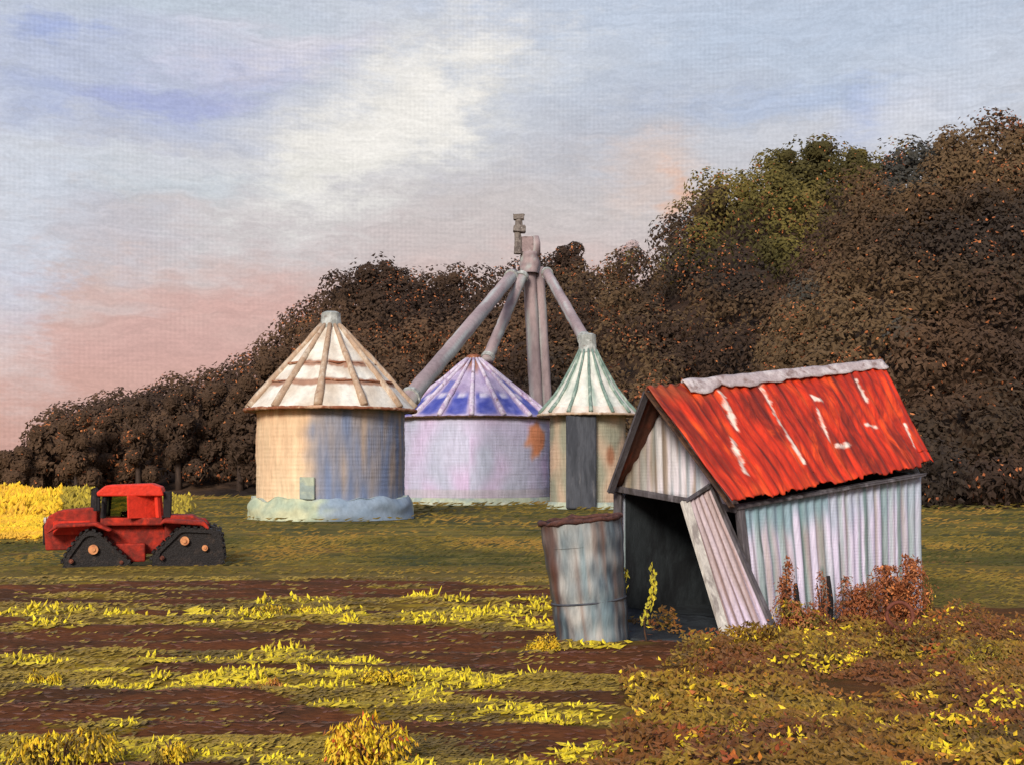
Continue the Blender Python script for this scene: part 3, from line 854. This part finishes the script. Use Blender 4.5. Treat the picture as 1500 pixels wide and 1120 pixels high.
for s in (-1, 1):
    pr('fender', [(.75, 1.14), (.85, 1.3), (1.95, 1.22), (2.1, 1.02), (2.02, .99), (1.9, 1.1), (.9, 1.18)], s * .95 - .3, s * .95 + .3, 'tr_red')
    pr('fender', [(-2.2, .92), (-1.95, 1.18), (-.9, 1.22), (-.5, 1.0), (-.58, .96), (-.95, 1.12), (-1.9, 1.08)], s * .95 - .3, s * .95 + .3, 'tr_red')


tr.rotation_euler.z = math.radians(13); tr.scale = (.95, .95, .97)


def track(x0, pts, hubs, s):
    """a belt round a large upper wheel and lower rollers"""
    yc = s * .95; prof = []
    for (cx, cz, r) in pts: prof.append((Vector((cx, cz)), r))
    # outline = hull of circles
    cloud = []
    for c, r in prof:
        for k in range(28): cloud.append((c.x + r * math.cos(k * .2244), c.y + r * math.sin(k * .2244)))
    cloud = sorted(set(cloud))
    def half(pp):
        h = []
        for p in pp:
            while len(h) > 1 and (h[-1][0] - h[-2][0]) * (p[1] - h[-2][1]) - (h[-1][1] - h[-2][1]) * (p[0] - h[-2][0]) <= 0: h.pop()
            h.append(p)
        return h[:-1]
    hull = half(cloud) + half(cloud[::-1])
    b = MB(); n = len(hull); ctr = sum((Vector(p) for p in hull), Vector((0, 0))) / n
    rg = []
    for (yy, k) in ((-.27, .80), (-.27, 1.0), (.27, 1.0), (.27, .80)):
        for p in hull:
            q = ctr + (Vector(p) - ctr) * k; b.v.append(tv(x0 + q.x, yc + yy, q.y)); b.c.append((1, 1, 1))
    for r_ in range(4):
        for i in range(n): b.f.append((r_ * n + i, r_ * n + (i + 1) % n, ((r_ + 1) % 4) * n + (i + 1) % n, ((r_ + 1) % 4) * n + i))
    per = [0]
    for i in range(n): per.append(per[-1] + (Vector(hull[(i + 1) % n]) - Vector(hull[i])).length)
    m = int(per[-1] / .17)
    for k in range(m):                                         # tread bars
        d_ = k * per[-1] / m
        i = max(j for j in range(n) if per[j] <= d_)
        a, c = Vector(hull[i]), Vector(hull[(i + 1) % n]); q = a.lerp(c, (d_ - per[i]) / max(1e-6, per[i + 1] - per[i]))
        e = (c - a).normalized(); ang = math.atan2(e.y, e.x)
        nr = Vector((e.y, -e.x))
        b.box(tv(x0 + q.x + nr.x * .02, yc, q.y + nr.y * .02), (.10, .58, .06), Matrix.Rotation(-ang, 3, 'Y'), jit=.022)
    tk_ = b.build('track', M['rubber'], tr, attr=False)
    b = MB(); q = [Vector(p) for p in hull]
    for yy in (-.2, .2):
        st = len(b.v)
        for p in q: z = ctr + (p - ctr) * .82; b.v.append(tv(x0 + z.x, yc + yy, z.y)); b.c.append((1, 1, 1))
        b.f.append(tuple(range(st, st + n)))
    b.build('track_frame', M['rubber'], tk_, attr=False)
    for j, (cx, cz, r) in enumerate(hubs):
        b = MB(); b.tube([tv(x0 + cx, yc - .31, cz), tv(x0 + cx, yc + .31, cz)], r, 16); b.tube([tv(x0 + cx, yc - .34, cz), tv(x0 + cx, yc + .34, cz)], r * .45, 10)
        b.build('hub', M['hub'] if r > .075 else M['rust'], tk_, attr=False)
    return tk_


for s in (-1, 1):
    track(-.95, [(-.12, .66, .34), (-.62, .20, .20), (.74, .14, .14), (.1, .14, .13)], [(-.03, .5, .13), (-.6, .2, .06), (.7, .15, .05)], s)
    track(1.5, [(-.1, .74, .32), (-.72, .24, .24), (.72, .26, .26), (.62, .74, .28), (0, .16, .16)], [(-.08, .70, .12), (.46, .5, .08), (-.68, .25, .06)], s)

# ------------------------------------------------------------------ small plants and field cover
YG = [(178, 160, 34), (206, 184, 36), (146, 130, 36), (122, 112, 36), (226, 204, 48)]
OLG = [(128, 104, 36), (112, 94, 34), (144, 118, 36), (100, 82, 32)]


def gnd(px, py): return H * F / (py - HZ)


mb = MB(); cnt = 0
LEM = [(196, 172, 34), (226, 204, 36), (240, 220, 44), (214, 186, 34), (236, 210, 40)]
OCH = [(92, 74, 30), (112, 92, 32), (132, 108, 34), (150, 126, 38), (120, 96, 32)]
while cnt < 12000:                                           # low matted growth
    py = U(846, 1150); y = gnd(0, py) ; px = U(-60, 900); x = (px - CX) / F * y
    k = strip(x, y)
    if k == 'b' and R() > .04: continue
    if k == 'u' and R() > .5: continue
    if nz(x * .8, y * 1.1, 5) + .45 * nz(x * 2.3, y * 2.5, 15) < U(-.5, .3): continue
    cnt += 1
    for _ in range(2):
        xx, yy = x + U(-.2, .2), y + U(-.06, .06); q = y / 15
        mb.dab(Vector((xx, yy, gz(xx, yy) + U(.01, .05))), Vector((U(-.3, .3), -.6, U(.5, 1.2))), U(.05, .13) * q, U(.02, .045) * q,
               lin(pick(OCH, Vector((xx, yy * 1.6, 0)), .8, .5)), Vector((1, 0, U(-.1, .9))), far=True)
cl = 0
while cl < 185:                                              # bright flowering bunches along the strips
    py = U(862, 1135); y = gnd(0, py); px = U(-30, 880); x = (px - CX) / F * y
    if strip(x, y) not in 'o' or nz(x * .45, y * .9, 88) < U(-.25, .25): continue
    cl += 1; q = y / 15; wd = U(.1, .42) * q; hh = U(.05, .13) * q
    for _ in range(int(U(8, 22))):
        xx, yy = x + random.gauss(0, .7) * wd, y + U(-.1, .1) * q
        mb.dab(Vector((xx, yy, gz(xx, yy) + U(.03, .06))), Vector((U(-.3, .3), -.7, U(.5, 1))), U(.08, .22) * q, U(.03, .07) * q, lin(pick([(132, 112, 30), (168, 146, 32), (204, 180, 36)], Vector((xx, yy, 0)), 2, 1)), Vector((1, 0, U(-.1, .7))), far=True)
    for _ in range(int(U(14, 46))):
        xx, yy = x + random.gauss(0, .5) * wd, y + U(-.07, .07) * q
        h_ = hh * U(.35, 1.3)
        mb.dab(Vector((xx, yy, gz(xx, yy) + h_ * U(.3, .8))), Vector((U(-.5, .5), -.9, U(.1, 1))), h_ * U(.6, 1), U(.022, .05) * q, lin(pick(LEM if R() < .72 else OCH, Vector((xx, yy, 0)), 3, 1)),
               Vector((U(-.6, .6), 0, 1)), far=True)
for _ in range(5200):                                         # clods
    py = U(850, 1140); y = gnd(0, py); px = U(-60, 1000); x = (px - CX) / F * y
    if strip(x, y) != 'b': continue
    q = y / 15
    mb.dab(Vector((x, y, gz(x, y) + .012)), Vector((U(-.3, .3), -.5, U(.5, 1.2))), U(.06, .22) * q, U(.02, .05) * q, lin(pick([(66, 40, 22), (84, 49, 26), (102, 58, 30), (88, 48, 32)], Vector((x, y * 2, 3)), 1.2, .5)), Vector((1, 0, U(-.2, .2))), far=True)
tag(mb.build('grass', M['leaf_near']), 'matted ochre growth and bright yellow bunches along the field strips', 'grass', kind='stuff')

mb = MB(); cnt = 0
CROP = [(196, 160, 50), (232, 190, 50), (244, 204, 62), (236, 180, 46), (240, 196, 54), (222, 170, 60)]
while cnt < 9000:
    px = U(-150, 312); y = U(62, 100); x = (px - CX) / F * y
    e_ = 14 * nz(y * .3, 7)
    if px > 140 + e_ and (y < 66 or px < 215 + e_ or R() < .35 + (px - 190) / 150): continue
    cnt += 1
    p = Vector((x, y, (U(.05, .95) if px < 150 else U(.02, .55)) * (1 + .7 * nz(x * .35, y * .2) + .4 * nz(x * 1.6, y))))
    c = pick(CROP if px < 90 else [(128, 112, 48), (172, 150, 56), (200, 176, 62)], p, .3)
    mb.dab(p, Vector((U(-.5, .5), -1, U(.2, 1))), U(.25, .5), U(.12, .26), lin(c), Vector((U(-.6, .6), 0, 1)), far=True)
for _ in range(6000):
    px = U(-60, 70) + 8 * nz(R() * 9); y = U(44, 63); x = (px - CX) / F * y
    if px > 40 + 34 * nz(y * .5, 3) + 20: continue
    p = Vector((x, y, U(.0, .22)))
    mb.dab(p, Vector((U(-.5, .5), -1, U(.5, 1.4))), U(.16, .4), U(.08, .2), lin(pick(CROP, p, .3)), Vector((U(-1, 1), 0, .6)), far=True)
tag(mb.build('crop', M['leaf']), 'bright yellow crop strip behind the tractor at the left edge', 'crop', kind='stuff')

mb = MB()
for _ in range(15000):
    py = U(726, 850); y = U(23 if R() < .3 else 30, 46) if R() < .6 else U(46, 110); px = U(-40, 1540)
    if y < 30: px = U(1345, 1540)
    x = (px - CX) / F * y
    if y < 33 and 2 < x and px < 1345: continue
    if math.hypot(x - TX, y - TY) < 1.0: continue
    s_ = y / 40
    mb.dab(Vector((x, y, .05 * s_)), Vector((U(-.4, .4), -1, U(.6, 1.6))), U(.12, .34) * s_, U(.03, .08) * s_, lin(pick([(70, 68, 34), (90, 80, 38), (110, 94, 42), (130, 106, 46), (140, 108, 50)], Vector((x, y * .6, 0)), .22, .5)), Vector((1, 0, U(-.2, .8))), far=True)
tag(mb.build('meadow_grass', M['leaf']), 'olive meadow grass round the bins and tractor', 'grass', kind='stuff')

UND = [(84, 60, 18), (116, 90, 20), (146, 114, 28), (130, 90, 24), (98, 68, 20), (132, 82, 26)]
UF = [(148, 122, 26), (222, 192, 30), (240, 206, 36), (206, 166, 30), (176, 96, 30), (140, 66, 28)]
mb = MB(); cnt = 0
while cnt < 31000:
    y = U(9.8, 20.6); px = U(800, 1780); x = (px - CX) / F * y
    if strip(x, y) != 'u': continue
    if x > 2.6 and y > 18.6 + max(0, x - 3.9) * .72: continue
    cl = nz(x * .9, y * .8, 61)
    if cl < U(-.6, .1): continue
    cnt += 1
    hm = (.10 + .40 * max(0, cl + .15)) * (1.15 if y > 16 else .8)
    z = gz(x, y) + hm * U(0, 1)
    pal = UND if nz(x * .5, y * .5, 13) > -.15 else [(108, 70, 22), (116, 66, 24), (92, 54, 22), (118, 86, 24)]
    v3 = Vector((x, y, z * 2)); fl = nz(x * 2.2, y * 2.2, 99) > .3
    c = pick(UF, v3, 1.5) if R() < (.55 if fl else .012) else pick(pal, v3, .8, .3)
    mb.dab(Vector((x, y, z)), Vector((U(-.35, .35), -.8, U(.5, 1.1))), U(.04, .12), U(.022, .06), lin(c), Vector((U(-1, 1), U(-.3, .3), U(.1, 1))), far=True)
tag(mb.build('undergrowth', M['leaf_near']), 'tangled olive and rust undergrowth in front of the shed', 'undergrowth', kind='stuff')


def clump(name, label, px, py, rad, hgt, pal, n, size, cat, fl=(), pf=.1, stems=True, group=None, Y=None, up=False):
    y = Y or gnd(px, py); x = (px - CX) / F * y; z0 = gz(x, y)
    t = thing(name, label, cat, (x, y, z0), group)
    s_ = MB()
    for k in range(7):
        a = U(0, 6.28); q = Vector((x + math.cos(a) * rad * .6, y + math.sin(a) * rad * .6, z0 + hgt * U(.5, .8)))
        s_.tube([(x + math.cos(a) * rad * .15, y + math.sin(a) * rad * .15, z0 - .05), (Vector((x, y, z0)) + q) / 2 + Vector((0, 0, hgt * .12)), q], [.018, .013, .005], 5)
    s_.build('stem', M['brown_wood'], t, attr=False)
    f = MB(); subs = []
    slim = rad < hgt * .25
    for k in range(4 if slim else 8):                       # uneven sprays, each with its own height and lean
        a = U(0, 6.28); q = 0 if slim and k < 2 else U(.2, .8) * rad
        subs.append((math.cos(a) * q, math.sin(a) * q * .8, (1.0 if k == 0 else U(.5, .98)) * (1 - .35 * q / rad) * hgt, rad * (U(.6, .8) if slim else U(.34, .6)), U(-.25, .25)))
    for _ in range(int(n * 2.6)):
        ox, oy, hh, rs, ln = random.choice(subs)
        v = R() ** .85; a = U(0, 6.28); rr = rs * math.sqrt(R()) * math.sqrt(max(0, math.sin(math.pi * (.2 + .74 * v)))) * (1 + .4 * nz(a * 1.5, v * 3, px)) * (1.6 if R() < .06 else 1)
        p = Vector((x + ox + ln * rs * v + math.cos(a) * rr, y + oy + math.sin(a) * rr, z0 + hh * v + U(-.02, .03)))
        d_ = Vector((math.cos(a), math.sin(a), .4)) + Vector((U(-.6, .6), U(-.6, .6), U(-.3, .5)))
        c = random.choice(fl) if fl and R() < pf else pick(pal, p, 5, .6)
        f.dab(p, d_, size * U(.35, .95), size * U(.18, .4), lin(c), Vector((U(-.5, .5), U(-.3, .3), 1)) if up else None, far=True)
    f.build('foliage', M['leaf_near'], t)
    return t


YEL = [(228, 196, 36), (244, 214, 44), (206, 170, 30), (236, 184, 40), (180, 150, 34)]
RUS = [(150, 84, 44), (132, 70, 38), (168, 98, 54), (116, 62, 36), (178, 112, 66)]
clump('flower_clump', 'rounded bright yellow flower clump at the foot of the iron tank', 797, 950, .26, .24, YEL, 260, .07, 'flowers')
clump('flower_clump', 'broad yellow and orange clump at the bottom edge of the field', 543, 1128, .38, .44, YEL[:3] + [(232, 190, 40), (206, 150, 40)], 520, .09, 'flowers', [(204, 96, 40), (140, 80, 40)], .1, up=True)
clump('flower_clump', 'large yellow flowering clump in the bottom left corner', 90, 1128, .42, .36, YEL + OLG[:1], 460, .085, 'flowers', OLG, .3, up=True)
clump('flower_clump', 'yellow flower patch in the middle of the third strip', 575, 1000, .34, .18, YEL, 240, .07, 'flowers', OLG, .2)
clump('flower_clump', 'yellow green clump on the far strip left of the field centre', 405, 902, .62, .30, YEL + [(170, 160, 40)] * 2, 360, .1, 'flowers', OLG, .4, up=True)
clump('flower_clump', 'orange tinted tuft in the middle strip below the cream bin', 395, 1010, .22, .16, [(206, 134, 44), (186, 120, 46), (214, 160, 50)], 160, .06, 'flowers', RUSTF, .3, up=True)
clump('flower_clump', 'low yellow tuft right of the bottom left clump', 255, 1118, .26, .22, YEL + OLG, 200, .07, 'flowers', up=True)
clump('flower_clump', 'small upright yellow tuft at the left edge of the middle strip', 62, 1000, .26, .22, YEL + OLG, 170, .07, 'flowers', up=True)
clump('flower_clump', 'yellow tuft at the lower left corner of the leaning door', 1082, 950, .2, .32, [(226, 182, 36), (206, 150, 40), (240, 200, 44)], 190, .07, 'flowers', RUS, .2)
clump('flower_clump', 'yellow blooms in the undergrowth at the bottom right of the picture centre', 1085, 1090, .34, .26, YEL + OLG * 2, 260, .07, 'flowers', RUS, .2)
clump('flower_clump', 'yellow tipped weeds near the lower right edge', 1390, 1075, .3, .26, YEL[:2] + OLG * 2, 210, .07, 'flowers', RUS, .2)
clump('flower_clump', 'yellow flower spray on the shrub mound before the shed wall', 1232, 975, .3, .30, YEL[:3] + OLG * 2, 230, .065, 'flowers', RUS, .2)
clump('weed', 'bright yellow green weeds at the far right beyond the shed corner', 1440, 975, .34, .36, [(176, 158, 42), (200, 178, 46)] + OLG, 220, .08, 'weed')
clump('weed', 'thin yellow weed beside the right corner of the shed', 1362, 905, .12, .62, [(214, 176, 40), (176, 132, 40), (130, 96, 40)], 110, .07, 'weed')

clump('shrub', 'big rust brown shrub against the right end of the shed wall', 1314, 912, .62, 1.38, RUS, 1500, .11, 'shrub', [(214, 130, 70)], .08, Y=20.9)
clump('shrub', 'narrow rust brown stalk plant standing tallest at the left of the shed wall', 1152, 925, .19, 1.22, RUS, 380, .09, 'shrub', Y=19.5)
clump('shrub', 'short forked rust plant in the middle of the shed wall', 1203, 918, .17, .92, RUS, 240, .08, 'shrub', Y=20.1)
clump('shrub', 'low brown shrub between the forked plant and the big shrub', 1256, 915, .52, .86, RUS[:4] + [(104, 74, 36)], 800, .1, 'shrub', Y=20.5)
clump('shrub', 'low rust shrub at the foot of the tall stalk plant', 1182, 940, .6, .66, RUS + OLG, 800, .1, 'shrub', YEL, .06, Y=19.1)
clump('shrub', 'olive brown bush right of the leaning door foot', 1120, 985, .55, .52, UND, 620, .1, 'shrub', YEL, .08, Y=17.3)
clump('shrub', 'dull red brown bush at the far right in front of the shed', 1335, 985, .6, .5, [(118, 66, 36), (104, 60, 34), (96, 72, 34)], 520, .1, 'shrub', UND, .4, Y=17.4)
clump('shrub', 'olive bush in the lower middle of the undergrowth', 985, 1010, .6, .34, UND, 480, .1, 'shrub', YEL, .06)

# two weed stalks before the dark opening
for px, lab, h_, y in ((912, 'left yellow weed stalk in front of the dark shed opening', 1.1, 18.6), (945, 'crooked right yellow weed stalk in front of the dark shed opening', 1.2, 18.4)):
    x = (px - CX) / F * y
    t = thing('weed_stalk', lab, 'weed', (x, y, 0), 'yellow weed stalks before the opening')
    pts = [(x + .05 * math.sin(k * 1.1 + px) + (.12 * k / 7 if px > 930 else 0), y, -.03 + h_ * k / 7) for k in range(8)]
    b = MB(); b.tube(pts, [.014 - .001 * k for k in range(8)], 6); b.build('stem', M['brown_wood'], t, attr=False)
    b = MB()
    for k in range(70):
        q = U(.25, 1); i = min(6, int(q * 7)); p = Vector(pts[i]).lerp(Vector(pts[i + 1]), q * 7 - i) + Vector((U(-.05, .05), U(-.03, .03), 0))
        b.dab(p, Vector((U(-1, 1), -1, U(-.3, .8))), U(.05, .12), U(.025, .05), lin(random.choice([(188, 174, 44), (150, 140, 42), (206, 186, 50)])), Vector((U(-.5, .5), 0, 1)))
    b.build('foliage', M['leaf_near'], t)

for px, py, hh, y, lab in ((1168, 900, .74, 19.85, 'left black stake by the stalk plant at the shed wall'), (1216, 897, .82, 20.3, 'right black stake before the middle of the shed wall')):
    x = (px - CX) / F * y
    b = MB(); b.tube([(x, y, -.1), (x + .01, y, hh * .5), (x - .015, y, hh * .8), (x - .03, y, hh)], [.045, .05, .042, .03], 8, jit=.18)
    o = b.build('stake', M['black'], attr=False); tag(o, lab, 'stake', 'black stakes at the shed wall')
y = 18.2; x = (1318 - CX) / F * y
b = MB(); b.tube([(x + .19 * math.cos(i * .2618), y + .04 * math.sin(i * .2618), .42 + .19 * math.sin(i * .2618)) for i in range(25)], .03, 8, cap=False, jit=.1)
tag(b.build('iron_hoop', M['rust'], attr=False, smooth=True), 'rusty brown hoop propped among shrubs below the big rust shrub', 'hoop')

# ------------------------------------------------------------------ sky, sun, camera
w = bpy.data.worlds.new('World'); SC.world = w; w.use_nodes = True
nt = w.node_tree; nt.nodes.clear()
out = node(nt, 'ShaderNodeOutputWorld')
sun_dir = Vector((-.27, -.85, .46)).normalized()
sk = node(nt, 'ShaderNodeTexSky', sky_type='NISHITA'); sk.sun_disc = False
sk.sun_elevation = math.asin(sun_dir.z); sk.sun_rotation = math.atan2(sun_dir.x, sun_dir.y)
bg1 = node(nt, 'ShaderNodeBackground'); bg1.inputs[1].default_value = .08; nt.links.new(sk.outputs[0], bg1.inputs[0])
tc = node(nt, 'ShaderNodeTexCoord'); sp = node(nt, 'ShaderNodeSeparateXYZ'); nt.links.new(tc.outputs['Generated'], sp.inputs[0])
sx, sy, sz = (S(nt, o) for o in sp.outputs)
az = sx.m('ARCTAN2', sy); elv = sz.m('ARCSINE')


def comb(a, b_, c=0.0):
    n = node(nt, 'ShaderNodeCombineXYZ')
    for i, v in enumerate((a, b_, c)):
        if isinstance(v, S): nt.links.new(v.k, n.inputs[i])
        else: n.inputs[i].default_value = v
    return n.outputs[0]


ae = comb(az, elv)
wn = tex_noise(nt, mapping(nt, ae, (7, 22, 1)), 1, 4, .6)
wn2 = tex_noise(nt, mapping(nt, ae, (26, 60, 1)), 1, 4, .65)
wn3 = tex_noise(nt, mapping(nt, ae, (60, 260, 1), (0, 0, .25)), 1, 5, .7)
ws = node(nt, 'ShaderNodeSeparateXYZ'); nt.links.new(wn.outputs['Color'], ws.inputs[0])
ws2 = node(nt, 'ShaderNodeSeparateXYZ'); nt.links.new(wn2.outputs['Color'], ws2.inputs[0])
A = az + (S(nt, ws.outputs[0]) - .5) * .14 + (S(nt, ws2.outputs[0]) - .5) * .03
E = elv + (S(nt, ws.outputs[1]) - .5) * .07 + (S(nt, ws2.outputs[1]) - .5) * .022
rampn = node(nt, 'ShaderNodeValToRGB'); rp_ = rampn.color_ramp
nt.links.new((E * 1.6).k, rampn.inputs[0])
stops = [(0, (196, 152, 142)), (.085, (205, 160, 150)), (.13, (205, 172, 163)), (.165, (203, 184, 179)), (.205, (198, 191, 191)), (.27, (194, 196, 204)), (.33, (193, 199, 212)), (.40, (192, 200, 214)), (.62, (150, 165, 198))]
while len(rp_.elements) < len(stops): rp_.elements.new(.5)
for e_, (p_, c_) in zip(rp_.elements, stops): e_.position = p_ * 1.6; e_.color = L4(c_)
col = rampn.outputs[0]


def blob(col, px, py, sx_, sy_, c, ang=0.0, amt=1.0, soft=1.7, hard=1.75):
    a0 = math.atan((px - CX) / F); e0 = math.atan((HZ - py) / F * math.cos(a0))
    dx, dy = A - a0, E - e0
    ca, sa = math.cos(ang), math.sin(ang)
    u = (dx * ca + dy * sa) * (F / sx_); v = (dy * ca - dx * sa) * (F / sy_)
    d = (u * u + v * v).m('SQRT') + (S(nt, wn2.outputs['Fac']) - .5) * 1.9 + (S(nt, wn3.outputs['Fac']) - .5) * 1.1
    f = remap(nt, d, hard, hard - soft, 0, amt)
    return cmix(nt, f, col, L4(c))


col = blob(col, 170, 130, 300, 95, (176, 184, 210), 0, .65)
col = blob(col, 1150, 60, 420, 90, (182, 194, 212), 0, .8)
col = blob(col, 930, 200, 190, 60, (182, 184, 194), .3, .7)
col = blob(col, 235, 148, 120, 20, (150, 158, 208), .06, .6)
col = blob(col, 80, 52, 52, 15, (150, 164, 210), 0, .65)
col = blob(col, 60, 150, 50, 26, (168, 178, 210), .3, .6)
col = blob(col, 380, 105, 110, 36, (176, 178, 208), .25, .6)
col = blob(col, 500, 78, 50, 18, (164, 170, 210), .3, .5)
col = blob(col, 440, 62, 150, 44, (214, 209, 216), .1, .85)
col = blob(col, 660, 40, 170, 30, (206, 206, 212), .05, .7)
col = blob(col, 800, 110, 150, 30, (206, 208, 214), .2, .6)
col = blob(col, 200, 250, 150, 22, (210, 212, 216), .05, .7)
col = blob(col, 60, 260, 70, 60, (198, 204, 216), 0, .6)
col = blob(col, 1400, 110, 120, 50, (202, 206, 216), .1, .6)
col = blob(col, 300, 10, 260, 22, (186, 196, 206), 0, .7)
col = blob(col, 280, 262, 130, 26, (192, 198, 204), .1, .75)
col = blob(col, 330, 225, 90, 14, (208, 206, 208), .12, .6)
col = blob(col, 120, 232, 130, 12, (206, 208, 214), 0, .6)
col = blob(col, 90, 330, 160, 42, (186, 190, 202), 0, .7)
col = blob(col, 20, 420, 45, 70, (178, 184, 206), 0, .7)
col = blob(col, 230, 345, 260, 40, (196, 188, 192), 0, .6)
col = blob(col, 330, 440, 190, 34, (208, 160, 150), 0, .6)
col = blob(col, 140, 500, 190, 45, (204, 160, 152), 0, .6)
col = blob(col, 120, 440, 90, 14, (206, 192, 190), 0, .6)
col = blob(col, 640, 330, 180, 40, (196, 182, 178), 0, .6)
col = blob(col, 820, 300, 190, 60, (198, 188, 184), 0, .7)
col = blob(col, 560, 190, 230, 90, (220, 217, 213), .5, .85)
col = blob(col, 610, 150, 135, 46, (238, 233, 225), .6, .95)
col = blob(col, 520, 222, 125, 44, (236, 231, 223), .4, .95)
col = blob(col, 470, 246, 60, 16, (224, 220, 212), 0, .9)
col = blob(col, 1180, 150, 190, 26, (170, 184, 212), 0, .6)
col = blob(col, 1270, 175, 40, 34, (158, 174, 216), .3, .8)
col = blob(col, 1330, 165, 80, 34, (210, 210, 216), .2, .8)
col = blob(col, 1120, 215, 120, 24, (200, 200, 206), .2, .7)
col = blob(col, 960, 262, 70, 40, (212, 192, 182), .4, .8)
col = blob(col, 990, 288, 15, 22, (228, 166, 122), .6, .6)
col = blob(col, 10, 330, 60, 120, (206, 210, 220), 0, .7)
col = blob(col, 20, 520, 70, 60, (216, 200, 198), 0, .6)
# bristle streaks and thin cloud grain
st = tex_noise(nt, mapping(nt, comb(A, E), (26, 150, 1), (0, 0, .12)), 1, 6, .7)
val = remap(nt, st.outputs['Fac'], .25, .75, .90, 1.10)
fine = tex_noise(nt, mapping(nt, ae, (330, 420, 1)), 1, 2, .6)
val = val * remap(nt, fine.outputs['Fac'], .3, .7, .955, 1.045)
k = 2 * math.pi * F / 6.4
wv = (az * k).m('SINE') + (elv * k * 1.02).m('SINE')
val = val * (wv * remap(nt, tex_noise(nt, mapping(nt, ae, (16, 20, 1)), 1, 3).outputs['Fac'], .35, .65, .002, .03) + 1.0)
vs = node(nt, 'ShaderNodeVectorMath', operation='SCALE'); nt.links.new(col, vs.inputs[0]); nt.links.new(val.k, vs.inputs['Scale'])
bg2 = node(nt, 'ShaderNodeBackground'); bg2.inputs[1].default_value = 1.13; nt.links.new(vs.outputs[0], bg2.inputs[0])
mx = node(nt, 'ShaderNodeMixShader'); mx.inputs[0].default_value = .9
nt.links.new(bg1.outputs[0], mx.inputs[1]); nt.links.new(bg2.outputs[0], mx.inputs[2]); nt.links.new(mx.outputs[0], out.inputs[0])

sl = bpy.data.lights.new('sun', 'SUN'); sl.energy = 3.7; sl.angle = math.radians(16); sl.color = (1.0, .93, .84)
so = bpy.data.objects.new('sun', sl); COL.objects.link(so); so.rotation_euler = sun_dir.to_track_quat('Z', 'Y').to_euler()

cam = bpy.data.cameras.new('camera'); co = bpy.data.objects.new('camera', cam); COL.objects.link(co)
co.location = (0, 0, H); co.rotation_euler = (math.radians(90), 0, 0)
cam.sensor_width = 36; cam.lens = 36 * F / 1500; cam.shift_y = (HZ - 560) / 1500; cam.clip_end = 5000; cam.clip_start = .1
SC.camera = co
SC.view_settings.view_transform = 'Standard'; SC.view_settings.look = 'None'; SC.view_settings.exposure = 0; SC.view_settings.gamma = 1
SC.cycles.use_denoising = True
